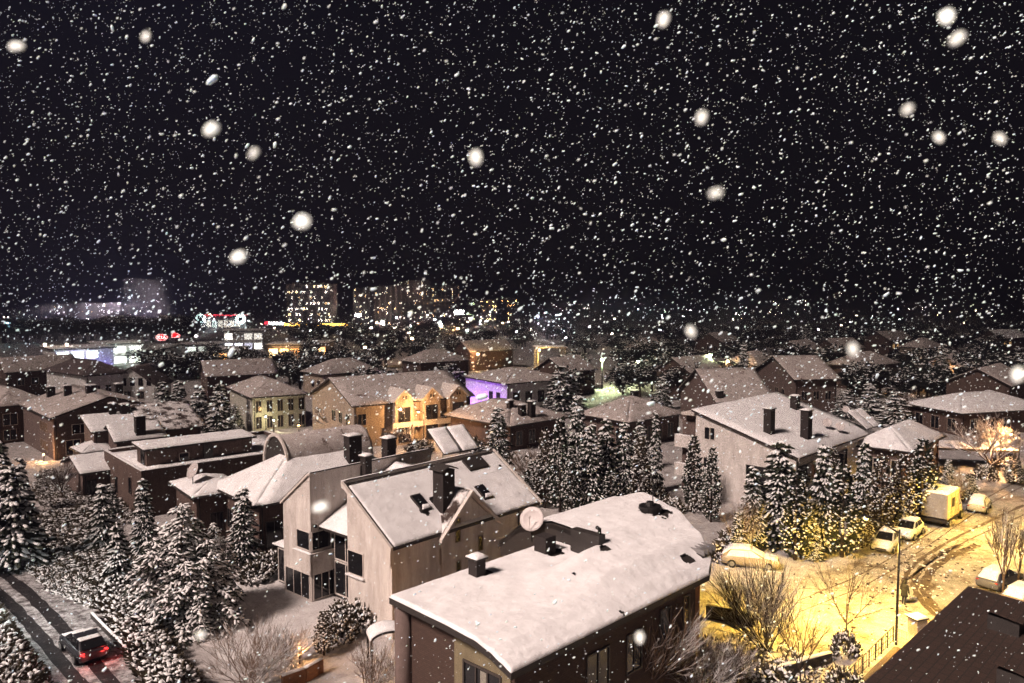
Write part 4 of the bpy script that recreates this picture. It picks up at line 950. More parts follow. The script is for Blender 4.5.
lamp(602, 389, 6.7, GRN, 7000, 'greenish glowing street lamp among trees in mid distance', arm=(0, -.6), far=True, strength=60)
lamp(709, 391, 8.0, GRN, 5000, 'greenish street lamp left of the orange one', arm=(0, -.6), far=True, strength=40)
lamp(727, 388, 6.2, ORN, 3000, 'short orange street lamp beside the greenish one', arm=(0, -.6), far=True, strength=60)
lamp(50, 370, 7.2, (1, .7, .5), 2500, 'sodium street lamp above the car park, left of two', arm=(-.8, -.6), far=True, strength=40)
lamp(66, 370, 7.2, (1, .7, .5), 2500, 'sodium street lamp above the car park, right of two', arm=(.8, -.6), far=True, strength=40)
lamp(538, 338, 10, (.95, .97, 1), 26000, 'brilliant white floodlight mast left of the right skyline', arm=(0, -1), far=True, strength=400)
lamp(10, 345, 9, (.35, .75, 1), 3000, 'blue lit lamp mast at the far left edge', arm=(0, -1), far=True, strength=40)
lamp(962, 396, 4.5, ORN, 3500, 'orange lamp lighting the tall house wall at right', arm=(0, -.5), far=True, strength=8)
lamp(963, 332, 5, ORN, 2500, 'orange lamp on the far right skyline', arm=(0, -.5), far=True, strength=40)
lamp(458, 350, 8, ORN, 5000, 'orange lamp above the reddish roof below the tower blocks', arm=(0, -.6), far=True, strength=40)
lamp(478, 372, 5, ORN, 3000, 'orange lamp behind the violet lit house', arm=(0, -.6), far=True, strength=20)
lamp(75, 400, 4, ORN, 900, 'amber lamp in the car park lane behind the brown house', strength=20)
lamp(28, 392, 5, (1, .6, .25), 2500, 'amber lamp shining on the far left car park', strength=25)
lamp(-30, 640, 6.0, (.9, .97, .95), 900, 'white street lamp just beyond the left edge beside the lane', arm=(1, 0))
lamp(638, 382, 5, (.9, 1, .6), 3000, 'pale green lamp lighting the trees right of the bright one', far=True, strength=10)
lamp(690, 388, 5, (.9, 1, .6), 2500, 'pale green lamp among snowy trunks', far=True, strength=8)
# lamps too far to tell apart
for px in (60, 88, 104, 112, 120, 152, 158, 172, 184, 196): lamp(px, 329 + rnd.uniform(-2, 3), rnd.uniform(3, 6), (.88, .86, 1), 3500 if px in (104, 112, 152, 60) else 0, 'tiny white lamp glowing on the road at the foot of the left towers', far=True, group='lamps at the foot of the towers', strength=60)
for px, py in ((372, 331), (384, 330), (352, 332), (412, 331), (438, 329), (425, 330), (486, 326), (508, 327), (552, 312), (575, 310), (598, 306), (612, 305), (640, 305), (666, 312), (704, 314), (736, 318), (770, 315), (812, 312), (880, 310), (905, 316), (950, 312), (975, 316), (992, 318), (1010, 312), (560, 330), (520, 330), (590, 336), (660, 338), (700, 352), (760, 336), (818, 342), (850, 330), (612, 345), (566, 352)):
    lamp(px, py + 4, rnd.uniform(4, 7), rnd.choice([ORN, WARM, WH, (1, .8, .8)]), 0, 'tiny lamp glowing in the far dark plain', far=True, group='tiny far lamps', strength=rnd.choice((20, 40, 70)))

lr_ = random.Random(17)
for i in range(135):
    px = lr_.choice([lr_.uniform(190, 560), lr_.uniform(540, 1030), lr_.uniform(0, 1024)]); py = 292 + abs(lr_.gauss(0, 18)) if px > 540 else 318 + abs(lr_.gauss(0, 13))
    py = max(py, 306); lamp(px, py + 4, lr_.uniform(3, 8), lr_.choice([ORN, WARM, WH, WH, (.8, .85, 1), (1, .75, .75), (.7, 1, .8)]), 0, 'tiny lamp glowing in the far dark plain', far=True, group='tiny far lamps', strength=lr_.choice((30, 60, 120)))
for px, py, pw in ((362, 328, 60000), (388, 328, 90000), (416, 327, 70000), (440, 326, 50000), (488, 324, 90000), (310, 332, 40000)):  # floodlights added to redden and brighten the central tower walls
    X, Y = G(px, py); k = thing('tower_floodlight', 'ground floodlight warming the lower walls of the central tower row', 'floodlight', (X, Y - 10, 0), 0, 'floodlights at the central towers')
    MB().box((-.4, -.4, 0), (.4, .4, .6)).build('housing', DMETAL, k); MB().box((-.35, .402, .15), (.35, .43, .55)).build('lens', emis('added_flood_lens', (1, .75, .5), 60), k)
    point('flood_light', (0, 1.4, 1.), pw, (1, .66, .5), .5, k)
# ------------------------------------------------------------------ trees: unit height 1, unit crown radius 1 -> scaled (rx, rx, h)
def tuft(nb, p, d, l, wd, rg):
    """three crossed leaf strips along d"""
    d = d.normalized(); a = d.cross(Vector((0, 0, 1))); a = a.normalized() if a.length > .01 else Vector((1, 0, 0)); u = a.cross(d)
    for k in range(3):
        q = rg.uniform(0, PI); s = (a * math.cos(q) + u * math.sin(q)) * wd * rg.uniform(.7, 1.2)
        e = p + d * l * rg.uniform(.8, 1.2)
        nb.add([p - s, p + s, e + s * .35 - Vector((0, 0, l * .12)), e - s * .35 - Vector((0, 0, l * .12))], [(0, 1, 2, 3)])
VAR = {}
def conifer_mesh(kind, seed):
    """returns (trunk, crown, snow) meshes for a tree of real size given by KIND"""
    rg = random.Random(seed)
    T, N, S = MB(), MB(), MB()
    if kind == 'spruce': H, Rr, lv, bpl, droop, c0, tl, tw = 8., 2.0, 17, 9, -.28, .08, .62, .17
    elif kind == 'thuja': H, Rr, lv, bpl, droop, c0, tl, tw = 7., 1.05, 22, 11, .55, .03, .42, .16
    elif kind == 'cedar': H, Rr, lv, bpl, droop, c0, tl, tw = 9., 4.6, 17, 12, -.26, .03, .7, .15
    elif kind == 'bough': H, Rr, lv, bpl, droop, c0, tl, tw = 8., 3.0, 12, 8, -.22, .05, .8, .22
    if kind == 'cedar':
        for lx, ly, lh, lr, nb_ in ((0, 0, 1., 4.4, 92), (1.7, .7, .80, 3.2, 52), (-1.6, .9, .76, 3.2, 52), (.5, -1.9, .72, 3.0, 48), (-.9, -1.3, .64, 3.2, 40)):
            T.tube([(lx * .4, ly * .4, -.2), (lx, ly, H * lh * .5), (lx, ly, H * lh * .98)], [.2, .11, .02], 7)
            for b in range(nb_):
                f = (b + rg.random()) / nb_; z = H * lh * (.04 + .95 * f); a = rg.uniform(0, 2 * PI)
                L = lr * ((1 - f) ** .75 * (.75 + .25 * min(1, f * 5))) * rg.uniform(.6, 1.15) + .25
                d0 = Vector((math.cos(a), math.sin(a), 0)); side = Vector((-d0.y, d0.x, 0)); up = rg.uniform(-.05, .3) - .1 * (1 - f)
                n = max(3, int(L / .3))
                for k in range(n):
                    t_ = (k + .8) / n; p = Vector((lx, ly, z)) + d0 * L * t_ + Vector((0, 0, L * (up * t_ - .5 * t_ * t_)))
                    if t_ < .25 and f < .4: continue
                    for sd in (-1, 1, 0):
                        if sd and rg.random() < .25: continue
                        dd = d0 * rg.uniform(.3, .9) + side * sd * rg.uniform(.5, 1.1) + Vector((0, 0, -rg.uniform(.25, .8)))
                        pp = p + side * sd * .1 * rg.uniform(.5, 1.6) * (1 + L * (1 - t_) * .5)
                        tuft(N, pp, dd, rg.uniform(.3, .55), .085, rg)
                        if rg.random() < .92: S.blob(pp + dd.normalized() * rg.uniform(.08, .25) + Vector((0, 0, .05)), (rg.uniform(.14, .34), rg.uniform(.07, .14), rg.uniform(.04, .08)), dd + Vector((0, 0, .3)), 5, .4, rg)
        lv = 0
    T.tube([(0, 0, -.2), (.04, .02, H * .5), (0, 0, H * .97)], [H * .022, H * .013, H * .003], 7)
    for i in range(lv):
        f = (i + .4) / lv; z = H * (c0 + (1 - c0) * f)
        if kind == 'thuja': prof = min(1, 1.25 * (1 - f) ** .75) * (0.72 + .28 * min(1, f * 5))
        elif kind == 'cedar': prof = (1 - f ** 2.8) ** .85 * (.85 + .15 * min(1, f * 4))
        else: prof = (1 - f) ** .85 * (0.8 + .2 * min(1, f * 6))
        nb_ = max(4, int(bpl * (.55 + .6 * prof)))
        ph = rg.uniform(0, 7)
        for b in range(nb_):
            a = ph + 2 * PI * b / nb_ + rg.uniform(-.25, .25)
            L = Rr * prof * (rg.uniform(.68, 1.12) if kind != 'cedar' else rg.uniform(.5, 1.15)) + .12
            dr = droop + rg.uniform(-.12, .12) + (.5 * max(0, f - .8) if kind != 'thuja' else 0)
            z1 = z + rg.uniform(-.5, .5) * H / lv
            d0 = Vector((math.cos(a), math.sin(a), 0)); side = Vector((-d0.y, d0.x, 0))
            nseg = max(2, int(L / (tl * .55)))
            if kind == 'cedar' or kind == 'bough': T.tube([(0, 0, z1), d0 * L * .6 + Vector((0, 0, z1 + dr * L * .35))], [.05, .015], 4, cap=False)
            for k in range(nseg):
                t_ = (k + .6) / nseg
                if kind == 'thuja' and t_ < .45: continue
                if kind in ('spruce',) and t_ < .2: continue
                p = d0 * L * t_ + Vector((0, 0, z1 + dr * L * t_ * (.5 + .6 * t_)))
                for sd in ((-1, 0, 1) if kind in ('cedar', 'bough', 'spruce') and t_ < .9 else (0,)):
                    dd = d0 + side * sd * rg.uniform(.5, .9) + Vector((0, 0, dr * (1.2 if kind != 'thuja' else 1.6)))
                    pp = p + side * sd * .12 * L
                    tuft(N, pp, dd, tl * rg.uniform(.7, 1.15) * (.75 if sd else 1), tw, rg)
                    cov = {'spruce': .8, 'thuja': .85, 'cedar': 1., 'bough': .72}[kind]
                    if rg.random() < cov * (.45 + .55 * min(1, f * 3.0 + .2) if kind == 'thuja' else 1):
                        dn = dd.normalized(); q = pp + dn * tl * rg.uniform(.25, .6) + Vector((0, 0, tw * (.55 if kind != 'thuja' else .25)))
                        if kind == 'thuja': q += d0 * .1; S.blob(q, (rg.uniform(.07, .17), rg.uniform(.06, .13), rg.uniform(.05, .09)), side + Vector((0, 0, rg.uniform(-.6, .6))), 5, .35, rg)
                        elif kind == 'bough': S.blob(q, (tl * rg.uniform(.3, .6), tw * rg.uniform(.5, .95), tw * .4), dn, 6, .3, rg)
                        else: S.blob(q, (tl * rg.uniform(.28, .55), tw * rg.uniform(.4, .8) * (1.25 if kind == 'cedar' else 1), tw * rg.uniform(.25, .45)), dn, 5, .35, rg)
    tuft(N, Vector((0, 0, H * .95)), Vector((0, 0, 1)), H * .06, .06, rg); S.blob((0, 0, H * .985), (.1, .08, .14), (1, 0, 0), 5, .2, rg)
    return H, Rr, T.mesh('trunk', BARK, True), N.mesh('crown', NEEDLEB if seed % 2 and kind == 'thuja' else NEEDLE, fix=False), S.mesh('snow_load', SNOWT, True)
def conifer(kind, px, by, ty_, wpx, label, group, seed=0, name=None, base=0.):
    key = (kind, seed % 3)
    if key not in VAR: VAR[key] = conifer_mesh(kind, seed % 3 + 10 * len(kind))
    H, Rr, tm, cm, sm = VAR[key]
    x, y = G(px, by); zt = at(px, ty_, y)[2]; h = max(.8, zt - base); w_ = wpx * y / FPX / 2
    t = thing(name or {'spruce': 'spruce_tree', 'thuja': 'thuja_tree', 'cedar': 'cedar_tree', 'bough': 'fir_tree'}[kind], label, 'tree', (x, y, base), (px * 1.7 + by) % 6.28, group)
    t.scale = (w_ / Rr, w_ / Rr, h / H)
    link('trunk', tm, t); c = link('crown', cm, t); link('snow_load', sm, c)
    return t
g1 = 'conifers along the street on the right'
for a in [('thuja', 693, 508, 438, 19, 'slim dark thuja in front of the cream balconies, taller of the two'), ('thuja', 711, 522, 450, 17, 'slim dark thuja before the cream wall, shorter one right of its taller twin'),
          ('spruce', 752, 546, 466, 34, 'drooping snowy spruce standing behind the parked car'), ('spruce', 779, 545, 440, 56, 'tallest drooping snowy spruce before the dark opening of the cream apartment'),
          ('thuja', 795, 560, 472, 27, 'thick tapering thuja with brown lower half right of the tall spruce'), ('spruce', 822, 552, 446, 40, 'dark spruce with bare snow shelves between two thick thujas'),
          ('spruce', 813, 560, 518, 22, 'small snowy spruce at the foot of the dark spruce'), ('thuja', 842, 557, 468, 31, 'widest thuja with a bare brown skirt in the street row'),
          ('spruce', 862, 532, 441, 30, 'pointed spruce behind the wide thuja by the low house'), ('thuja', 862, 548, 502, 17, 'short round thuja between the wide thuja and the white car'),
          ('thuja', 880, 537, 456, 24, 'thuja standing directly behind the front parked car'), ('thuja', 901, 530, 455, 22, 'thuja behind the second parked car'),
          ('thuja', 921, 522, 442, 27, 'thuja touching the left side of the box truck'), ('spruce', 902, 533, 503, 16, 'tiny snowy conifer between the two parked cars and the truck'),
          ('spruce', 948, 494, 460, 18, 'little snowy spruce right above the box truck'), ('thuja', 969, 500, 475, 14, 'small thuja between the truck and the snow buried car'), ('thuja', 1014, 484, 459, 17, 'lone round thuja at the far right road side'),
          ('spruce', 738, 556, 512, 22, 'small spruce left of the drooping one by the parked car'), ('thuja', 832, 508, 448, 16, 'narrow conifer tip rising behind the dark spruce')]:
    conifer(*a, g1, seed=a[1])
g2 = 'conifers of the centre grove'
for i, a in enumerate([('spruce', 498, 462, 408, 30, 'single snowy spruce before the octagonal looking roof'), ('thuja', 545, 508, 432, 20, 'leftmost thuja of the centre grove with orange tinted snow'), ('thuja', 560, 512, 420, 22, 'thuja second from the left in the centre grove'),
          ('spruce', 577, 490, 396, 30, 'tall thin spruce whose tip rises above the centre grove'), ('spruce', 590, 512, 424, 34, 'bushy spruce in the middle of the centre grove'), ('spruce', 606, 506, 418, 36, 'whitest bushy spruce in the centre grove'),
          ('spruce', 624, 505, 424, 32, 'snow clumped spruce at the right of the centre grove'), ('thuja', 641, 508, 438, 20, 'rightmost slim snowy thuja of the centre grove'), ('thuja', 572, 516, 448, 18, 'low slim thuja at the front of the centre grove'),
          ('thuja', 611, 514, 470, 18, 'short thuja in front of the whitest spruce'), ('spruce', 655, 492, 410, 18, 'dark nearly snowless conifer right of the centre grove'), ('thuja', 533, 506, 462, 20, 'small round thuja on the left fringe of the centre grove'),
          ('spruce', 640, 470, 420, 24, 'conifer behind the right half of the centre grove')]):
    conifer(*a, g2, seed=i)
for i, a in enumerate([('cedar', 184, 624, 503, 136, 'huge broad cedar loaded with snow beside the lawn'), ('cedar', 216, 606, 522, 62, 'smaller cedar leaning out of the right side of the huge one'), ('spruce', 145, 556, 478, 30, 'slender snowy spruce before the flat roofed block'), ('bough', 104, 552, 484, 36, 'grey fir left of the slender spruce'),
          ('bough', 119, 600, 522, 40, 'middle sized snowy fir left of the huge cedar'), ('spruce', 244, 565, 488, 38, 'spruce with dark gaps between the cedar and the cream house'), ('bough', 14, 566, 468, 78, 'big dark fir with thick white snow pads at the left edge'),
          ('bough', 2, 520, 440, 44, 'dark fir rising behind the snow padded one'), ('bough', 22, 520, 458, 30, 'small fir between the left edge firs and the bushes'), ('spruce', 112, 518, 484, 20, 'little dark fir beside the low outbuilding')]):
    conifer(*a, 'conifers of the left gardens', seed=i)
for i, a in enumerate([('bough', 163, 424, 382, 26, 'leftmost fir of the group before the yellow house'), ('bough', 180, 428, 380, 30, 'second fir from the left before the yellow house'), ('bough', 200, 430, 386, 34, 'biggest whitish fir before the yellow house'), ('bough', 220, 432, 384, 34, 'fir nearest to the yellow house wall'), ('spruce', 235, 432, 404, 20, 'smallest fir at the right of the yellow house group')]):
    conifer(*a, 'firs before the yellow house', seed=i)
for i, a in enumerate([('spruce', 743, 404, 345, 22, 'tall dark spruce beside the orange street lamp'), ('spruce', 941, 398, 344, 24, 'tall dark spruce left of the orange lit wall'), ('bough', 870, 420, 384, 40, 'dim brown fir above the solar panels'), ('bough', 895, 428, 392, 44, 'dim brown fir left of the wide low house'),
          ('bough', 845, 418, 390, 34, 'dim fir above the three satellite dishes'), ('bough', 560, 410, 366, 40, 'dark fir in front of the yellow lit canopy'), ('bough', 572, 408, 374, 30, 'dark fir left of the broad hip roof'), ('bough', 662, 410, 376, 26, 'dark fir right of the broad hip roof'),
          ('spruce', 960, 400, 366, 20, 'fir with orange lit branches before the lit wall'), ('spruce', 268, 428, 408, 12, 'tiny fir behind the garden lamps'), ('spruce', 432, 432, 396, 20, 'dark fir at the right end of the row house')]):
    conifer(*a, 'dim firs of the middle distance', seed=i)
for i, (px, by, ty_, w_, lab) in enumerate([(386, 604, 583, 10, 'leftmost of the small firs against the cream house wall'), (397, 602, 579, 9, 'middle one of the small firs against the cream house wall'), (404, 601, 577, 9, 'rightmost of the small firs against the cream house wall'), (371, 612, 594, 14, 'stubby fir in front of the low dark window of the cream house'), (324, 655, 612, 20, 'dark narrow conifer at the lawn\'s right corner'), (358, 616, 600, 14, 'short snowy conifer by the lawn edge of the cream house')]):
    conifer('thuja' if px == 324 else 'spruce', px, by, ty_, w_, lab, 'small garden conifers', seed=i)

# ---- leafless trees
def bare_mesh(seed, H, spread, stems, depth, r0, kind='tree', splits=3):
    rg = random.Random(seed); T, S = MB(), MB()
    def grow(p, d, L, r, k):
        q = p + d * L * .5 + Vector((rg.uniform(-1, 1), rg.uniform(-1, 1), rg.uniform(-.5, 1))) * L * .05
        e = q + (d + Vector((0, 0, .12))).normalized() * L * .5
        n = 6 if r > .06 else (4 if r > .02 else 3)
        T.tube([p, q, e], [r, r * .85, r * .65], n, cap=False)
        if abs(d.z) < .93 and r > .006:
            off = Vector((0, 0, r * .75)); S.tube([p + off, q + off, e + off * .8], [r * .8, r * .8, r * .5], 3 if r < .03 else 5, cap=False)
        if k == 0: return
        for _ in range(splits if k > 1 else splits + 1):
            t_ = rg.uniform(.35, 1.); b = p.lerp(q, t_ * 2) if t_ < .5 else q.lerp(e, t_ * 2 - 1)
            ax = Vector((rg.gauss(0, 1), rg.gauss(0, 1), rg.gauss(0, .5))).normalized()
            nd = (d * 1.0 + ax * spread * rg.uniform(.6, 1.2) + Vector((0, 0, .22))).normalized()
            grow(b, nd, L * rg.uniform(.55, .85), r * .58, k - 1)
        grow(e, (d + Vector((rg.uniform(-.2, .2), rg.uniform(-.2, .2), .1))).normalized(), L * .75, r * .65, k - 1)
    if kind == 'tree':
        tr = H * .28; T.tube([(0, 0, -.1), (0, 0, tr)], [r0 * 1.2, r0], 8)
        for i in range(stems):
            a = 2 * PI * i / stems + rg.uniform(-.3, .3); s_ = spread if i else .1
            grow(Vector((0, 0, tr - .1 * i)), Vector((math.cos(a) * s_, math.sin(a) * s_, 1)).normalized(), H * .3, r0 * .7, depth)
    else:
        for i in range(stems):
            a = rg.uniform(0, 2 * PI); s_ = rg.uniform(.1, spread * 1.3)
            grow(Vector((rg.uniform(-.3, .3), rg.uniform(-.3, .3), -.05)), Vector((math.cos(a) * s_, math.sin(a) * s_, 1)).normalized(), H * .42, r0, depth)
    return T, S
def bare(px, by, ty_, label, seed, spread=.55, stems=4, depth=3, r0=.12, kind='tree', mat=TWIG, group=None, splits=3, wmul=1., cat='tree', snow=True):
    x, y = G(px, by); H = at(px, ty_, y)[2]
    T, S = bare_mesh(seed, H, spread, stems, depth, r0, kind, splits)
    zmax = max(p[2] for p in T.v); k = H / zmax
    for b in (T, S): b.v = [(p[0] * k * wmul, p[1] * k * wmul, p[2] * k) for p in b.v]
    t = thing('bare_tree' if cat == 'tree' else 'leafless_shrub', label, cat, (x, y, 0), 0, group)
    br = T.build('branches', mat, t, True, fix=False)
    if snow: S.build('branch_snow', SNOWT, br, True, fix=False)
    return t
bare(765, 652, 553, 'big bare multi stemmed tree with a wide fan of upright branches by the street', 3, .78, 11, 3, .055, 'shrub', BARK, splits=4, wmul=1.05)
bare(846, 642, 545, 'small bare street tree with level branches on the yellow lit snow', 5, .9, 5, 4, .06, mat=BARK, splits=2, wmul=.9, snow=False)
bare(800, 690, 584, 'slim bare tree in front of the fan branched one', 8, .8, 5, 4, .06, mat=BARK, splits=2, wmul=.8, snow=False)
bare(640, 702, 588, 'tall leafless bush spreading against the dark brick wall', 11, .6, 13, 3, .05, 'shrub', TWIGL, cat='shrub', splits=3, wmul=1.1)
bare(700, 700, 628, 'dense brown bush at the street corner of the brick house', 12, .7, 12, 3, .045, 'shrub', TWIG, cat='shrub', splits=3, wmul=1.2)
bare(596, 712, 606, 'tall thin twigs rising in front of the brick house windows', 31, .5, 9, 3, .035, 'shrub', TWIGL, cat='shrub', splits=3, wmul=1.1)
bare(672, 690, 618, 'pale twiggy bush between the tall bush and the dense brown one', 32, .6, 9, 3, .035, 'shrub', TWIGL, cat='shrub', splits=3, wmul=1.1)
bare(738, 690, 632, 'brown bush under the fan branched tree', 13, .7, 10, 3, .04, 'shrub', TWIG, cat='shrub', splits=3, wmul=1.2)
bare(990, 478, 412, 'spreading bare tree lit orange beside the carport', 14, .9, 5, 4, .16, mat=TWIGL, splits=3, wmul=1.2)
bare(1003, 596, 508, 'bare tree with snowy twigs behind the dark roof corner', 15, .6, 4, 3, .13, splits=3, wmul=.7)
bare(1018, 590, 516, 'thin bare tree at the right edge by the snowy parked cars', 16, .5, 3, 3, .1, splits=3, wmul=.7)
bare(248, 690, 618, 'round leafless bush at the bottom below the lawn', 17, .75, 16, 3, .035, 'shrub', TWIGL, cat='shrub', splits=3, wmul=1.35)
bare(292, 668, 628, 'leafless hedge bush right of the round one by the lawn', 18, .7, 12, 3, .03, 'shrub', TWIGL, cat='shrub', splits=3, wmul=1.5)
bare(440, 700, 640, 'thin frosted bush left of the olive window bay', 19, .6, 8, 3, .03, 'shrub', TWIGL, cat='shrub', splits=3)
bare(372, 690, 640, 'arching snow covered bush by the garden arch', 20, .8, 12, 3, .04, 'shrub', TWIGL, cat='shrub', splits=3, wmul=1.3)
bare(62, 500, 462, 'bare round headed tree beside the low outbuilding', 21, .7, 5, 4, .12, mat=TWIG, splits=3, wmul=1.1)
bare(540, 500, 446, 'orange tinted bare tree left of the centre grove', 22, .8, 5, 4, .12, mat=TWIGL, splits=3, wmul=1.4)
bare(960, 505, 468, 'small bare tree over the snow buried car', 23, .8, 4, 3, .08, mat=TWIGL, splits=3)
bare(396, 448, 424, 'small bare orchard tree in the orange lit yard, left one', 24, .8, 4, 3, .1, splits=3)
bare(411, 447, 422, 'small bare orchard tree in the orange lit yard, right one', 25, .8, 4, 3, .1, splits=3)
bare(330, 436, 398, 'bare tree in front of the row house shadowed end', 26, .7, 5, 3, .14, splits=3, wmul=1.3)
bare(357, 432, 400, 'bare tree before the first gabled bay', 27, .7, 5, 3, .12, splits=3, wmul=1.2)
bare(742, 556, 490, 'bare shrub by the corner of the cream apartment wall', 28, .6, 9, 3, .03, 'shrub', TWIGL, cat='shrub', splits=3, wmul=.8)
bare(905, 425, 392, 'brown bare crown left of the wide low house', 29, .8, 6, 3, .14, splits=3, wmul=1.4)
# low snowy bushes
def bush_mesh(seed, n=170, flat=.7):
    rg = random.Random(seed); N, S = MB(), MB()
    for _ in range(n):
        a = rg.uniform(0, 2 * PI); e = rg.uniform(0, 1); rr = rg.uniform(.6, 1.) * math.sqrt(1 - e * e * .8)
        p = Vector((math.cos(a) * rr, math.sin(a) * rr, e * flat * rg.uniform(.75, 1.05)))
        tuft(N, p * .85, (p + Vector((0, 0, .3))), .34, .07, rg)
        if rg.random() < .6: S.blob(p * 1.02 + Vector((0, 0, .06)), (rg.uniform(.06, .15), rg.uniform(.05, .1), rg.uniform(.03, .06)), Vector((-p.y, p.x, rg.uniform(-.4, .4))), 5, .3, rg)
    for _ in range(5): N.tube([(0, 0, -.05), (rg.uniform(-.4, .4), rg.uniform(-.4, .4), flat * .6)], [.03, .01], 4)
    return N.mesh('foliage', NEEDLEB, fix=False), S.mesh('snow_load', SNOWT, True)
BUSH = [bush_mesh(s) for s in range(4)]
def bush(px, by, r, h, label, group=None, k=0):
    x, y = G(px, by); t = thing('snowy_bush', label, 'bush', (x, y, 0), px % 6.28, group); t.scale = (r, r, h / .7)
    f = link('foliage', BUSH[k % 4][0], t); link('snow_load', BUSH[k % 4][1], f)
for i, (px, by, r, h, lab) in enumerate([(345, 622, 1.3, 1.2, 'round snowy bush at the lawn corner near the cream house'), (365, 628, 1.3, 1.6, 'snowy bush below the small firs'), (340, 640, 1.2, 1.3, 'snowy bush left of the garden arch'), (390, 622, 1.1, 1.1, 'snowy bush against the left corner of the brick house'), (270, 570, 1.2, 1.3, 'round bush by the annexe of the cream house'), (256, 580, 1.4, 1.2, 'bush between the spruce and the lawn'),
        (736, 545, 1.6, 1.4, 'rounded bush with thick snow left of the parked car'), (720, 560, 1.2, 1.2, 'snowy bush at the wall corner before the parked car'), (845, 655, .9, 1.2, 'dark leafy bush at the foot of the street tree'), (845, 690, 1.1, 1., 'dark bush at the low end of the railing'), (775, 690, 1.4, 1.1, 'low bush between the brown bushes and the slim tree'),
        (700, 512, 1.2, 1.4, 'snow capped bush below the cream balconies'), (985, 480, 1.4, 1.6, 'dark bush at the foot of the orange lit tree'), (950, 500, 1.3, 1.3, 'bush behind the box truck'), (880, 520, 1.3, 2.2, 'tall bush before the low hip roofed house'), (1005, 470, 1.6, 1.8, 'dark bush at the far end of the street'), (420, 452, 2., 1.5, 'bush in the orange lit yard'), (470, 452, 2., 1.8, 'orange lit bush by the octagonal looking house'), (520, 475, 2., 2.2, 'bush below the single snowy spruce'), (655, 505, 1.6, 1.8, 'bush at the right foot of the centre grove'), (672, 512, 1.4, 1.2, 'round snowy bush left of the slim thujas')]):
    bush(px, by, r, h, lab, 'snowy bushes', i)
# hedges: one long planted body each
def hedge(label, path, wdt, hgt, n, seed, dens=.65, blob=1.):
    rg = random.Random(seed); pts = [Vector((*G(*p), 0)) for p in path]
    o = pts[0].copy(); N, S = MB(), MB()
    for _ in range(n):
        t_ = rg.uniform(0, len(pts) - 1.001); i = int(t_); p = pts[i].lerp(pts[i + 1], t_ - i) - o
        d = (pts[i + 1] - pts[i]).normalized(); sd = Vector((-d.y, d.x, 0)); a = rg.uniform(-1, 1)
        z = hgt * math.sqrt(max(0, 1 - a * a)) * rg.uniform(.35, 1.05) * (1 + .25 * noise.noise(p * .5 + Vector((seed, 0, 0))))
        q = p + sd * a * wdt / 2 + Vector((0, 0, z))
        tuft(N, q - Vector((0, 0, .12)), sd * a + Vector((rg.uniform(-.4, .4), rg.uniform(-.4, .4), .7)), .4, .09, rg)
        if rg.random() < dens: S.blob(q + Vector((0, 0, .12)), (rg.uniform(.1, .24) * blob, rg.uniform(.08, .15) * blob, rg.uniform(.05, .09)), (rg.uniform(-1, 1), rg.uniform(-1, 1), rg.uniform(-.3, .3)), 5, .3, rg)
    t = thing('hedge', label, 'hedge', tuple(o))
    f = N.build('foliage', NEEDLEB, t, fix=False); S.build('snow_load', SNOWT, f, True)
hedge('clipped snowy hedge running down beside the lane', [(112, 600), (138, 635), (165, 680), (180, 700)], 2.4, 1.4, 1500, 3)
hedge('snow topped hedge in front of the ochre row house', [(372, 436), (440, 426), (470, 424)], 3., 1.8, 700, 4, .8, 1.6)
hedge('frosted hedge beyond the lane at bottom left corner', [(-48, 600), (-22, 650), (8, 705)], 4.2, 1.8, 1500, 5, .7, .9)
def scrub(name, poly, n, hmax, seed, dens, mat=NEEDLEB):
    rg = random.Random(seed); P = [G(*p) for p in poly]; xs = [p[0] for p in P]; ys = [p[1] for p in P]; N, S = MB(), MB()
    def ins(x, y):
        c = False; j = len(P) - 1
        for i in range(len(P)):
            if (P[i][1] > y) != (P[j][1] > y) and x < (P[j][0] - P[i][0]) * (y - P[i][1]) / (P[j][1] - P[i][1]) + P[i][0]: c = not c
            j = i
        return c
    k = 0
    while k < n:
        x, y = rg.uniform(min(xs), max(xs)), rg.uniform(min(ys), max(ys))
        if not ins(x, y): continue
        k += 1; h = hmax * rg.uniform(.15, 1) * max(.15, .6 + .8 * noise.noise(Vector((x * .22, y * .22, seed))))
        p = Vector((x, y, h * .5))
        tuft(N, Vector((x, y, h * .3)), Vector((rg.uniform(-.7, .7), rg.uniform(-.7, .7), .7)), .3 + h * .6, .05, rg)
        N.tube([(x, y, -.02), (x + rg.uniform(-.3, .3), y + rg.uniform(-.3, .3), h)], [.018, .006], 3, cap=False)
        if rg.random() < dens: S.blob((x, y, h * rg.uniform(.6, .95)), (rg.uniform(.12, .3), rg.uniform(.06, .12), rg.uniform(.03, .07)), (rg.uniform(-1, 1), rg.uniform(-1, 1), rg.uniform(-.2, .2)), 5, .3, rg)
    o = N.build(name, mat, fix=False); o['kind'] = 'stuff'
    s_ = S.build('undergrowth_snow', SNOWT, None, True); s_['kind'] = 'stuff'
scrub('undergrowth', [(38, 520), (100, 510), (140, 575), (168, 640), (110, 600), (20, 545)], 4200, 1.6, 2, .6)
scrub('bank_plants', [(10, 555), (40, 530), (100, 590), (112, 605), (95, 612), (45, 590)], 1500, .5, 6, .85)
scrub('garden_scrub', [(700, 640), (770, 640), (840, 672), (850, 700), (700, 710)], 500, .7, 9, .5)
scrub('rear_scrub', [(40, 470), (100, 480), (140, 520), (90, 540), (30, 500)], 1700, 1.3, 12, .6)
rg_ = random.Random(31); cl = MB(); cl2 = MB()
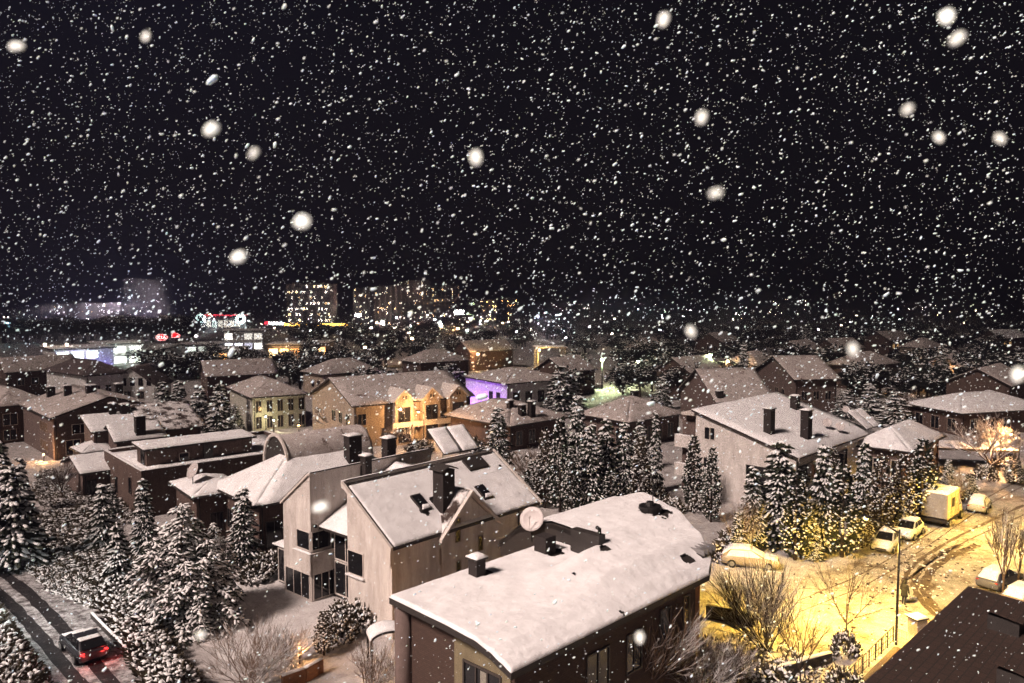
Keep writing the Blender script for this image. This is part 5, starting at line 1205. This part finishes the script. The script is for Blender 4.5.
for _ in range(420):
    px, py = (rg_.gauss(915, 34), rg_.gauss(562, 22)) if rg_.random() < .6 else (rg_.uniform(780, 990), rg_.uniform(555, 640))
    x, y = G(px, py); s_ = rg_.uniform(.03, .11); (cl if rg_.random() < .55 else cl2).blob((x, y, .02 + s_ * .3), (s_ * 1.5, s_, s_ * .6), (rg_.uniform(-1, 1), rg_.uniform(-1, 1), 0), 5, .35, rg_)
for b_, nm_, mt_ in ((cl, 'slush_clods', BARK), (cl2, 'snow_clods', SNOW)): q_ = b_.build(nm_, mt_, None, True, fix=False); q_['kind'] = 'stuff'
# ---- dark trees among the far roofs
FT = []
for s in range(4):
    rg = random.Random(s + 50); N, S = MB(), MB(); T = MB().tube([(0, 0, -.2), (.1, 0, 2.2), (0, .1, 4)], [.22, .16, .05], 6)
    for c in range(7):
        a = rg.uniform(0, 7); cc = Vector((math.cos(a) * rg.uniform(0, 1.6), math.sin(a) * rg.uniform(0, 1.6), rg.uniform(2.4, 5.4))); T.tube([(0, 0, 2), cc], [.09, .03], 4, cap=False)
        for _ in range(55):
            v = Vector((rg.gauss(0, 1), rg.gauss(0, 1), rg.gauss(0, .8))).normalized(); p = cc + v * rg.uniform(.5, 1.35)
            tuft(N, p, v + Vector((0, 0, .2)), .5, .14, rg)
            if v.z > .1 and rg.random() < .4: S.blob(p + Vector((0, 0, .15)), (.25, .15, .08), (v.y, -v.x, .1), 5, .3, rg)
    FT.append((T.mesh('trunk', BARK), N.mesh('crown', LEAFD, fix=False), S.mesh('snow_load', SNOWT, True)))
def far_tree(px, by, sx, sz, lab, grp):
    x, y = G(px, by); t = thing('far_tree', lab, 'tree', (x, y, 0), px % 6, grp); t.scale = (sx, sx, sz); k = FT[int(px) % 4]
    link('trunk', k[0], t); c = link('crown', k[1], t); link('snow_load', k[2], c)
for i in range(16): far_tree(6 + i * 12.5 + rnd.uniform(-4, 4), 341 + rnd.uniform(-2, 3), rnd.uniform(3, 4.4), rnd.uniform(1.5, 2.0), 'broad domed dark tree in the line below the left towers', 'domed trees below the left towers')
for i in range(215):
    px = rnd.uniform(300, 1040); by = rnd.choice([rnd.uniform(334, 352), rnd.uniform(352, 402)])
    if by > 375 and (395 < px < 565 or abs(px - 602) < 18 or abs(px - 717) < 20): continue
    far_tree(px, by, rnd.uniform(1.4, 2.6), rnd.uniform(.85, 1.45), 'dark snow dusted tree among the dim far roofs', 'dark trees among the far roofs')
for px, by in ((566, 402), (640, 398), (652, 392), (668, 400), (690, 396), (735, 390), (752, 398), (780, 402), (848, 398), (862, 404), (800, 398), (818, 404), (722, 404), (742, 410), (768, 396), (960, 392), (880, 396), (902, 404), (918, 398), (930, 404), (985, 398), (1002, 404), (620, 392), (300, 392), (290, 386), (312, 384), (455, 402), (440, 396)):
    far_tree(px, by, 1.5, 1.15, 'bushy dark tree between the mid distance houses', 'trees between the mid distance houses')
for i in range(30): far_tree(rnd.uniform(135, 300), rnd.uniform(366, 384), rnd.uniform(1.2, 2), rnd.uniform(.8, 1.15), 'dark tree in the unlit park behind the firs', 'dark trees of the unlit park')

# ------------------------------------------------------------------ vehicles (x = forward)
def loft(b, secs, mi=0):
    n = len(secs[0]); vs = [p for s in secs for p in s]; fs = []
    for i in range(len(secs) - 1):
        for k in range(n): fs.append((i * n + k, i * n + (k + 1) % n, (i + 1) * n + (k + 1) % n, (i + 1) * n + k))
    fs.append(tuple(range(n - 1, -1, -1))); e = (len(secs) - 1) * n; fs.append(tuple(range(e, e + n)))
    b.add(vs, fs, mi)
TYRE = plain('tyre_rubber', (.012, .012, .012), .9); RIM = plain('alloy_rim', (.4, .4, .4), .4, .8)
HEADL = plain('headlight_glass', (.6, .62, .65), .1); TAILG = plain('tail_glass', (.25, .01, .01), .2)
def wheels(t, xs, y, r=.32, wd=.22):
    for x in xs:
        for s in (-1, 1):
            w_ = MB().tube([(x, s * (y - wd / 2), r), (x, s * (y + wd / 2), r)], r, 18).build('wheel', TYRE, t)
            MB().tube([(x, s * (y + wd / 2 + .003), r), (x, s * (y + wd / 2 + .02), r)], r * .62, 12).build('rim', RIM, w_)
def car(px, by, head, col, label, snow=1., tail_on=False, L=4.3, group='cars in the snow', estate=False, pos=None):
    x, y = pos or G(px, by); t = thing('parked_car' if not tail_on else 'car', label, 'car', (x, y, .02), head, group)
    mat = plain('car_paint_%02d%02d%02d' % tuple(int(c * 99) for c in col), col, .25, var=.03)
    k = L / 4.3
    st = [(-2.13, .45, .75, .70), (-2.05, .3, .88, .80), (-1.6, .22, .95, .86), (-.8, .2, .95, .88), (.3, .2, .95, .88), (.9, .2, .93, .88), (1.5, .22, .84, .86), (1.95, .27, .74, .80), (2.12, .38, .62, .68)]
    b = MB(); loft(b, [[(sx * k, -w_ * .92, zb), (sx * k, w_ * .92, zb), (sx * k, w_, (zb + zt) * .5), (sx * k, w_ * .94, zt - .04), (sx * k, w_ * .8, zt), (sx * k, -w_ * .8, zt), (sx * k, -w_ * .94, zt - .04), (sx * k, -w_, (zb + zt) * .5)] for sx, zb, zt, w_ in st])
    b.build('body', mat, t, True)
    r1 = -1.75 if estate else -1.45
    cs = [(-1.95 if estate else -2.0, .93, .74), (r1, 1.36, .60), (-.6, 1.45, .6), (.1, 1.42, .59), (1.0, .93, .73)]
    c = MB(); loft(c, [[(sx * k, -.78, .9), (sx * k, .78, .9), (sx * k, w_, zt), (sx * k, -w_, zt)] for sx, zt, w_ in cs])
    c.build('cabin', mat, t)
    for s in (-1, 1):
        g = MB(); e = s * .014
        def P(xx, z):   # point on the cabin side
            w_ = .78 + (.6 - .78) * (z - .9) / .55; return (xx * k, s * w_ + e, z)
        q1 = [P(-.25, .97), P(.78, .97), P(.12, 1.36), P(-.25, 1.38)]; q2 = [P(-1.6, .97), P(-.35, .97), P(-.35, 1.38), P(r1 + .12, 1.33)]
        for q in (q1, q2): g.add(q, [(0, 1, 2, 3)])
        g.build('side_window', GLASS, t, fix=False)
        m_ = MB().blob((.72 * k, s * .97, .98), (.07, .11, .07), (1, 0, 0), 6, 0).build('wing_mirror', mat, t)
        MB().blob((2.0 * k, s * .58, .64), (.1, .19, .09), (1, 0, 0), 8, 0).build('headlight', HEADL, t, True)
        MB().blob((-2.06 * k, s * .62, .76), (.07, .17, .1), (1, 0, 0), 8, 0).build('tail_light', emis('tail_red', (1, .02, .02), 2.2) if tail_on else TAILG, t, True)
    g = MB(); g.add([(1.0 * k + .012, -.66, .97), (1.0 * k + .012, .66, .97), (.16 * k + .012, .54, 1.41), (.16 * k + .012, -.54, 1.41)], [(0, 1, 2, 3)]); g.build('windscreen', GLASS, t, fix=False)
    g = MB(); xb = cs[0][0] * k; g.add([(xb - .006, -.64, 1.0), (xb - .006, .64, 1.0), (r1 * k - .03, .54, 1.34), (r1 * k - .03, -.54, 1.34)], [(0, 1, 2, 3)]); g.build('rear_window', GLASS, t, fix=False)
    MB().box((2.08 * k, -.45, .36), (2.145 * k, .45, .5)).build('grille', DTRIM, t); MB().box((2.1 * k, -.26, .52), (2.15 * k, .26, .62)).build('number_plate', TRIM, t)
    wheels(t, (1.32 * k, -1.3 * k), .80)
    if snow > 0:
        s_ = MB(); s_.snow(bil((r1 * k - .05, -.6, 1.38), (.1 * k, -.6, 1.43), (.1 * k, .6, 1.43), (r1 * k - .05, .6, 1.38)), 10, 8, .11 * snow, px)
        s_.snow(bil((1.05 * k, -.7, .93), (2.0 * k, -.62, .74), (2.0 * k, .62, .74), (1.05 * k, .7, .93)), 8, 8, .09 * snow, px + 1)
        if snow > .9: s_.snow(bil((-2.03 * k, -.66, .94), (r1 * k, -.56, 1.36), (r1 * k, .56, 1.36), (-2.03 * k, .66, .94)), 6, 6, .08 * snow, px + 2)
        if snow > 1.4:
            s_.snow(bil((.12 * k, -.58, 1.43), (1.05 * k, -.68, .95), (1.05 * k, .68, .95), (.12 * k, .58, 1.43)), 6, 6, .1, px + 3)
            for s in (-1, 1): s_.add([(-1.7 * k, s * .84, .93), (.9 * k, s * .84, .93), (.1 * k, s * .66, 1.4), (-1.4 * k, s * .66, 1.36)], [(0, 1, 2, 3)])
        s_.build('snow_cover', SNOW, t, True, fix=False)
    if tail_on:
        for s in (-1, 1): point('tail_glow', (-2.4 * k, s * .62, .7), 9, (1, .06, .05), .1, t)
    return t
US = R(46)
car(886, 548, US + PI + .12, (.55, .55, .55), 'silver parked car with a clear bonnet at the front of the kerb row', .8, L=4.2)
car(908, 536, US + PI + .05, (.62, .62, .6), 'white parked car with a dark windscreen between the silver car and the truck', 1., L=4.3)
car(979, 510, US + .1, (.3, .3, .3), 'parked car buried under a smooth snow mound beyond the truck', 1.8, L=4.2)
car(750, 566, R(-18), (.3, .26, .22), 'snow covered parked car behind the bare fan branched tree', 1.7, L=4.5)
car(1000, 586, US - .2, (.1, .1, .12), 'dark parked car with a thick snow roof under the right hand bare trees', 1.3)
car(1026, 604, US - .2, (.25, .2, .18), 'second snow topped parked car below the right hand bare trees', 1.3)
for i, px in enumerate((6, 20, 34, 47, 62)):
    car(px, 388 - i * .8, R(100 - i * 4), [(.5, .5, .55), (.1, .12, .2), (.4, .4, .4), (.6, .6, .6), (.3, .1, .1)][i], ['pale', 'dark blue', 'grey', 'white', 'dull red'][i] + ' car in the lit car park behind the brown house', 1., L=4.3)
# the car with its red tail lights on, on the left lane
pA = Vector((*G(95, 665), 0)); pB = Vector((*G(64, 634), 0)); hd = (pB - pA).normalized()
car(80, 650, math.atan2(hd.y, hd.x), (.03, .03, .035), 'dark car with glowing red tail lights on the slushy lane', .12, tail_on=True, pos=tuple((pA + hd * 2.1).xy))
# box truck
X, Y = G(944, 529); tt_ = thing('box_truck', 'box truck with a snow roofed cargo body parked at the kerb', 'truck', (X, Y, .02), US)
CARGO = plain('cargo_panel', (.46, .42, .36), .7, var=.08, stain=.4); CABP = plain('cab_paint', (.55, .5, .42), .4, var=.05)
MB().box((0, -.15, .45), (5.6, 1.95, .75)).build('chassis', DMETAL, tt_)
bx2 = MB().box((0, -.2, .9), (3.7, 2.0, 3.15)).build('cargo_box', CARGO, tt_)
f = MB()
for x in (0, 3.6): f.box((x, -.24, .86), (x + .1, -.203, 3.18))
f.box((0, -.25, 3.06), (3.7, -.203, 3.2)); f.box((0, -.25, .84), (3.7, -.203, .95)); f.box((1.2, -.24, .96), (1.26, -.203, 3.05)); f.box((2.45, -.24, .96), (2.51, -.203, 3.05))
f.build('side_frame', OCHRE, bx2); MB().box((1.35, -.222, 1.75), (2.3, -.203, 2.6)).build('side_hatch', DTRIM, bx2)
f = MB(); f.box((-.05, -.1, .92), (-.003, .88, 3.05)); f.box((-.05, .92, .92), (-.003, 1.9, 3.05)); f.build('rear_door', CARGO, bx2); MB().box((-.06, -.2, .5), (-.003, 2.0, .8)).build('rear_bumper', DTRIM, tt_)
MB().snow(bil((-.05, -.25, 3.16), (3.75, -.25, 3.16), (3.75, 2.05, 3.16), (-.05, 2.05, 3.16)), 14, 10, .2, 4, .25).build('roof_snow', SNOW, bx2, True)
cb = MB(); loft(cb, [[(3.85, -.1, .6), (3.85, 1.9, .6), (3.85, 1.8, 2.3), (3.85, 0, 2.3)], [(4.6, -.1, .55), (4.6, 1.9, .55), (4.6, 1.78, 2.28), (4.6, .02, 2.28)], [(5.2, -.1, .55), (5.2, 1.9, .55), (5.2, 1.85, 1.45), (5.2, -.05, 1.45)], [(5.65, -.02, .6), (5.65, 1.82, .6), (5.65, 1.75, 1.2), (5.65, .05, 1.2)]]); cbo = cb.build('cab', CABP, tt_)
g = MB(); g.add([(4.0, -.09, 1.42), (4.95, -.095, 1.42), (4.55, -.04, 2.1), (4.0, -.03, 2.1)], [(0, 1, 2, 3)]); g.build('door_window', GLASS, cbo, fix=False)
g = MB(); g.add([(5.19, .05, 1.5), (5.19, 1.75, 1.5), (4.65, 1.7, 2.2), (4.65, .1, 2.2)], [(0, 1, 2, 3)]); g.build('windscreen', GLASS, cbo, fix=False)
MB().snow(bil((3.85, 0, 2.31), (4.6, 0, 2.31), (4.6, 1.8, 2.31), (3.85, 1.8, 2.31)), 5, 6, .12, 1).build('cab_snow', SNOW, cbo, True)
for x in (.9, 4.6):
    for yy in (-.12, 1.92):
        w_ = MB().tube([(x, yy - .14, .42), (x, yy + .14, .42)], .42, 18).build('wheel', TYRE, tt_)
        MB().tube([(x, yy - .17 if yy < 1 else yy + .145, .42), (x, yy - .143 if yy < 1 else yy + .17, .42)], .22, 12).build('rim', RIM, w_)

# ------------------------------------------------------------------ person in dark winter clothes on the street
X, Y = G(904, 605)
tp = thing('person', 'person in a dark hooded coat standing on the yellow lit street by the lamp post', 'person', (X, Y, .02), R(35))
def skin(name, pts, edges, rad, mat, parent, sub=2, root=0):
    me = bpy.data.meshes.new(name); me.from_pydata(pts, edges, []); o = link(name, me, parent); me.materials.append(mat)
    o.modifiers.new('skin', 'SKIN'); 
    for i, r in enumerate(rad):
        sv = me.skin_vertices[0].data[i]; sv.radius = r if isinstance(r, tuple) else (r, r); sv.use_root = (i == root)
    s = o.modifiers.new('sub', 'SUBSURF'); s.levels = s.render_levels = sub
    return o
COAT = plain('dark_coat', (.012, .011, .012), .85); TROUS = plain('dark_trousers', (.015, .014, .018), .85); FACE = plain('skin_tone', (.42, .26, .19), .6); HAIR = plain('dark_hair', (.02, .015, .012), .7)
pts = [(0, 0, .93), (0, 0, 1.12), (.01, 0, 1.32), (.0, 0, 1.44), (.02, 0, 1.52), (.03, 0, 1.62), (.03, 0, 1.72),
       (0, .19, 1.40), (.03, .27, 1.14), (.14, .25, .93), (.17, .24, .84), (0, -.19, 1.40), (.02, -.27, 1.14), (.12, -.26, .92), (.15, -.25, .83),
       (0, .1, .88), (.05, .11, .5), (0, .11, .09), (.14, .12, .04), (0, -.1, .88), (-.03, -.11, .5), (-.12, -.11, .09), (.02, -.12, .04)]
ed = [(0, 1), (1, 2), (2, 3), (3, 4), (4, 5), (5, 6), (3, 7), (7, 8), (8, 9), (9, 10), (3, 11), (11, 12), (12, 13), (13, 14), (0, 15), (15, 16), (16, 17), (17, 18), (0, 19), (19, 20), (20, 21), (21, 22)]
rad = [(.17, .15), (.17, .14), (.2, .15), (.14, .12), .06, .095, .075, .08, .065, .05, .04, .08, .065, .05, .04, .1, .07, .055, .045, .1, .07, .055, .045]
skin('body', pts, ed, rad, COAT, tp)
MB().blob((.085, 0, 1.62), (.06, .075, .1), (1, 0, 0), 10, 0).build('face', FACE, tp, True)
fc = MB(); fc.blob((.15, 0, 1.615), (.03, .014, .02), (1, 0, 0), 6, 0); fc.build('nose', FACE, tp, True)
for s in (-1, 1): MB().blob((.138, s * .03, 1.645), (.01, .012, .008), (1, 0, 0), 6, 0).build('eye', HAIR, tp, True)
MB().tube([(.14, -.025, 1.565), (.143, .025, 1.565)], .006, 5).build('mouth', plain('lips', (.3, .1, .09)), tp)
hoodm = MB(); hoodm.blob((-.01, 0, 1.65), (.125, .13, .15), (1, 0, 0), 12, .03); hoodm.build('hood', COAT, tp, True)
for s in (-1, 1):
    for k in range(5):
        y0 = s * .245 + (k - 2) * .018; x0 = .17 if s > 0 else .15; z0 = .83
        if k == 4: MB().tube([(x0, s * .225, z0 + .03), (x0 + .035, s * .2, z0 - .005), (x0 + .045, s * .19, z0 - .03)], [.011, .01, .007], 6).build('thumb', HAIR, tp, True)
        else: MB().tube([(x0, y0, z0), (x0 + .02, y0, z0 - .045), (x0 + .012, y0, z0 - .085 + abs(k - 1) * .008)], [.011, .01, .007], 6).build('finger', HAIR, tp, True)
co_ = MB(); loft(co_, [[(.2 * math.cos(a) * f_, .23 * math.sin(a) * f_, z) for a in [2 * PI * i / 14 for i in range(14)]] for z, f_ in ((.62, 1.08), (.8, 1.0), (1.0, .9), (1.2, .92))]); co_.build('coat_skirt', COAT, tp, True)

# ------------------------------------------------------------------ railing, walls, bins, fences, arch
def rail(label, pts_px, h, post_gap, mat, name='railing', bars=0, lift=0.):
    P = [Vector((*G(*p), lift)) for p in pts_px]; o = P[0].copy(); t = thing(name, label, 'railing' if name == 'railing' else 'fence', tuple(o))
    tops = MB(); tops.tube([p - o + Vector((0, 0, h)) for p in P], .035, 6); tops.tube([p - o + Vector((0, 0, h * .5)) for p in P], .022, 6); tops.tube([p - o + Vector((0, 0, .12)) for p in P], .022, 6); tops.build('rail', mat, t)
    bb = MB()
    for a, b in zip(P[:-1], P[1:]):
        n = max(1, round((b - a).length / post_gap))
        for i in range(n + 1):
            p = a.lerp(b, i / n) - o; MB().tube([p, p + Vector((0, 0, h))], .035, 6).build('post', mat, t)
        if bars:
            nb = int((b - a).length / bars)
            for i in range(nb): p = a.lerp(b, (i + .5) / nb) - o; bb.tube([p + Vector((0, 0, .12)), p + Vector((0, 0, h))], .012, 4, cap=False)
    if bars: bb.build('railing_bars', mat, t)
    return t
rail('dark railing climbing beside the yellow lit snow to the lamp post', [(845, 700), (862, 682), (893, 650)], 1.0, 1.2, DMETAL, bars=.0 or .4, lift=.5)
rail('pale railing running right from the lamp post to the dark roof', [(897, 651), (918, 660), (935, 668)], .9, 1.1, METAL, bars=.16, lift=.5)
def low_wall(label, pts_px, h, th, mat, snow=True):
    P = [Vector((*G(*p), 0)) for p in pts_px]; o = P[0].copy(); t = thing('low_wall', label, 'wall', tuple(o))
    w_, s_ = MB(), MB()
    for a, b in zip(P[:-1], P[1:]):
        d = (b - a).normalized(); n = Vector((-d.y, d.x, 0)) * th / 2; c = [a + n - o, a - n - o, b - n - o, b + n - o]
        w_.slab([(q.x, q.y, h) for q in c], h + .1)
        if snow: s_.snow(bil(*[(q.x, q.y, h + .005) for q in c]), 3, max(4, int((b - a).length * 2)), .12, a.x, .3)
    w_.build('masonry', mat, t)
    if snow: s_.build('wall_snow', SNOW, t, True, fix=False)
low_wall('brown retaining wall under the dark railing', [(847, 704), (866, 687), (897, 655)], .5, .35, RBRICK, False)
low_wall('second low wall below the dark roof edge', [(868, 706), (886, 688), (908, 666)], .5, .4, RBRICK)
low_wall('thin kerb wall edging the slushy lane', [(92, 618), (125, 652), (165, 695)], .35, .18, DTRIM)
low_wall('dark garden wall behind the fan branched tree', [(706, 618), (735, 622), (756, 628)], .9, .3, DTRIM)
low_wall('garden wall with snow cap across the brown bushes', [(770, 680), (795, 672), (830, 662)], .6, .3, DTRIM)
low_wall('orange lit garden wall below the leafless hedge bush', [(282, 690), (305, 682), (322, 672)], .8, .25, RBRICK)
rail('white picket fence between the two leafless bushes', [(262, 682), (285, 676), (302, 668)], 1.1, 1.4, TRIM, 'picket_fence', bars=.14)
x, y = G(917, 634); tb = thing('dustbin', 'square pale bin with a snow lid by the railing', 'bin', (x, y, 0), R(20))
MB().prism_y([(-.36, 0), (.36, 0), (.44, 1.05), (-.44, 1.05)], -.38, .38).build('body', OCHRE, tb); MB().box((-.5, -.45, 1.053), (.5, .45, 1.13)).build('lid', DTRIM, tb)
MB().snow(bil((-.5, -.45, 1.135), (.5, -.45, 1.135), (.5, .45, 1.135), (-.5, .45, 1.135)), 5, 5, .16, 2).build('lid_snow', SNOW, tb, True)
x, y = G(388, 676); ta = thing('garden_arch', 'arched snow capped entrance canopy at the left corner of the brick house', 'canopy', (x, y, 0), R(20))
arc = [(1.1 * math.cos(PI * i / 12), 2.4 + .5 * math.sin(PI * i / 12)) for i in range(13)]
MB().prism_y(arc + [(c * .9, 2.4 + (z - 2.4) * .8 - .02) for c, z in reversed(arc)], -.7, .7).build('arch_roof', DTRIM, ta)
s_ = MB(); s_.snow(lambda s, t_: (1.1 * math.cos(PI * (1 - s)), -.7 + 1.4 * t_, 2.42 + .5 * math.sin(PI * (1 - s))), 16, 5, .14, 3); s_.build('arch_snow', SNOW, ta, True, fix=False)
for xx in (-1.03, 1.03):
    for yy in (-.6, .6): MB().box((xx - .06, yy - .06, 0), (xx + .06, yy + .06, 2.4)).build('post', DMETAL, ta)
for px, py, lab, p_ in ((411, 672, 'orange bollard lamp glowing at the column of the brick house', 160), (300, 664, 'orange bollard lamp beside the white picket fence', 90), (44, 462, 'orange wall side lamp at the end of the large brown house', 350)):
    x, y = G(px, py); tl = thing('bollard_lamp', lab, 'bollard lamp', (x, y, 0))
    MB().tube([(0, 0, 0), (0, 0, .9)], .06, 8).build('post', DMETAL, tl); MB().tube([(0, 0, .903), (0, 0, 1.1)], .07, 10).build('lens', emis('bollard_glow', ORN, 8), tl); MB().tube([(0, 0, 1.103), (0, 0, 1.15)], .1, 10).build('lid', DMETAL, tl)
    point('bollard_light', (0, -.25, 1.05), p_, ORN, .1, tl)

# ------------------------------------------------------------------ falling snow
fr = random.Random(99)
def flake_dir(): return Vector((fr.gauss(.75, .3), fr.gauss(0, .5), fr.gauss(.55, .35))).normalized()
fl = []
while len(fl) < 30000:
    d = 30 * fr.random() ** (1 / 3)
    if d < 5.5: continue
    px = fr.uniform(-60, 1084); py = fr.uniform(-60, 745); r = ray(px, py); p = Vector((0, 0, CH)) + Vector(r) * d
    if p.z < .3 or (py > 420 and fr.random() < (.5 if py < 500 else .72)): continue
    size = .0074 * math.exp(fr.gauss(0, .58))
    fl.append((size / d, p, size, 0 < px < 1024 and 0 < py < 683))
fl.sort(key=lambda q: -q[0])
FM = []
for k in range(4):
    b = MB(); b.blob((0, 0, 0), (1, .62, .62), (1, 0, 0), 6, .3, fr); FM.append(b.mesh('snowflake', FLAKE, True))
def flake_obj(p, s, d, lab, grp='falling snowflakes', k=0, rr=(1.45, 1), me=None):
    o = link('snowflake', me or FM[k % 4]); o.location = p; o.rotation_euler = d.to_track_quat('X', 'Z').to_euler(); o.scale = (s * rr[0], s * rr[1], s * rr[1])
    tag(o, lab, 'snowflake', grp); return o
bmf = bmesh.new(); bmesh.ops.create_icosphere(bmf, subdivisions=3, radius=1)
for v_ in bmf.verts: v_.co *= 1 + .26 * noise.noise(v_.co * 1.3) + .10 * noise.noise(v_.co * 4)
FBIG = bpy.data.meshes.new('snowflake_clump'); bmf.to_mesh(FBIG); bmf.free(); FBIG.materials.append(FLAKE); FBIG.polygons.foreach_set('use_smooth', [True] * len(FBIG.polygons))
BIG = [(302, 221, 9.0, 'biggest round white snowflake above the dark city blocks'), (239, 257, 7.5, 'big oval snowflake lower left of the biggest one'), (212, 129, 8, 'big round snowflake in the upper left sky'), (947, 16, 8.5, 'big slanted snowflake at the upper right corner'), (958, 38, 6, 'smaller bright flake just under the upper right big one'),
       (16, 46, 6, 'elongated snowflake near the upper left corner'), (146, 36, 4.5, 'ring like pale flake at upper left'), (476, 157, 6.5, 'dim grey round flake high in the middle sky'), (664, 19, 6, 'dim grey flake near the top edge right of centre'), (702, 117, 5.5, 'bright flake in the right middle sky'), (716, 193, 5, 'bright flake below the right middle one'),
       (908, 109, 4.5, 'flake in the right sky above two others'), (939, 137, 4.5, 'slanted flake right of the bright group'), (853, 349, 5, 'bright flake over the dim roofs at right'), (254, 153, 4.5, 'flake below the upper left big one'), (1000, 138, 4.5, 'flake at the right edge of the sky'), (321, 507, 6, 'soft white flake against the cream house wall'), (1018, 374, 6, 'bluish flake at the right edge over the roofs'), (691, 331, 4.5, 'ring like flake over the dark plain'), (640, 637, 4.5, 'bluish flake in front of the brick house bush'), (201, 635, 4, 'pale flake above the round leafless bush')]
for i, (px, py, dia, lab) in enumerate(BIG):
    d = fr.uniform(1.5, 2.0); p = Vector((0, 0, CH)) + Vector(ray(px, py)) * d
    o_ = flake_obj(p, dia * .95 / FPX * d, Vector((fr.uniform(-.8, .8), fr.uniform(-.3, .3), 1)), lab, 'falling snowflakes', i, (1.05 if dia > 7 else 1.4, .85), FBIG)
    # a big flake is a flat plate, turned between sun and camera to look bright
    nrm = (SUNV + (Vector((0, 0, CH)) - p).normalized() + Vector((fr.gauss(0, .1), fr.gauss(0, .1), fr.gauss(0, .1)))).normalized()
    o_.rotation_euler = (nrm.to_track_quat('Z', 'Y') @ Matrix.Rotation(fr.uniform(0, 3.1), 3, 'Z').to_quaternion()).to_euler(); r_ = o_.scale[1]; o_.scale = (o_.scale[0], r_, r_ * .3)
n = 0; rest = MB()
for a, p, s, seen in fl:
    if seen and n < 275:
        n += 1; flake_obj(p, s, flake_dir(), 'white snowflake drifting through the night air', 'falling snowflakes', n)
    else: rest.blob(p, (s * 1.9, s, s), flake_dir(), 4, .25, fr)
ro = rest.build('falling_snow', FLAKE, None, True, fix=False); ro['kind'] = 'stuff'
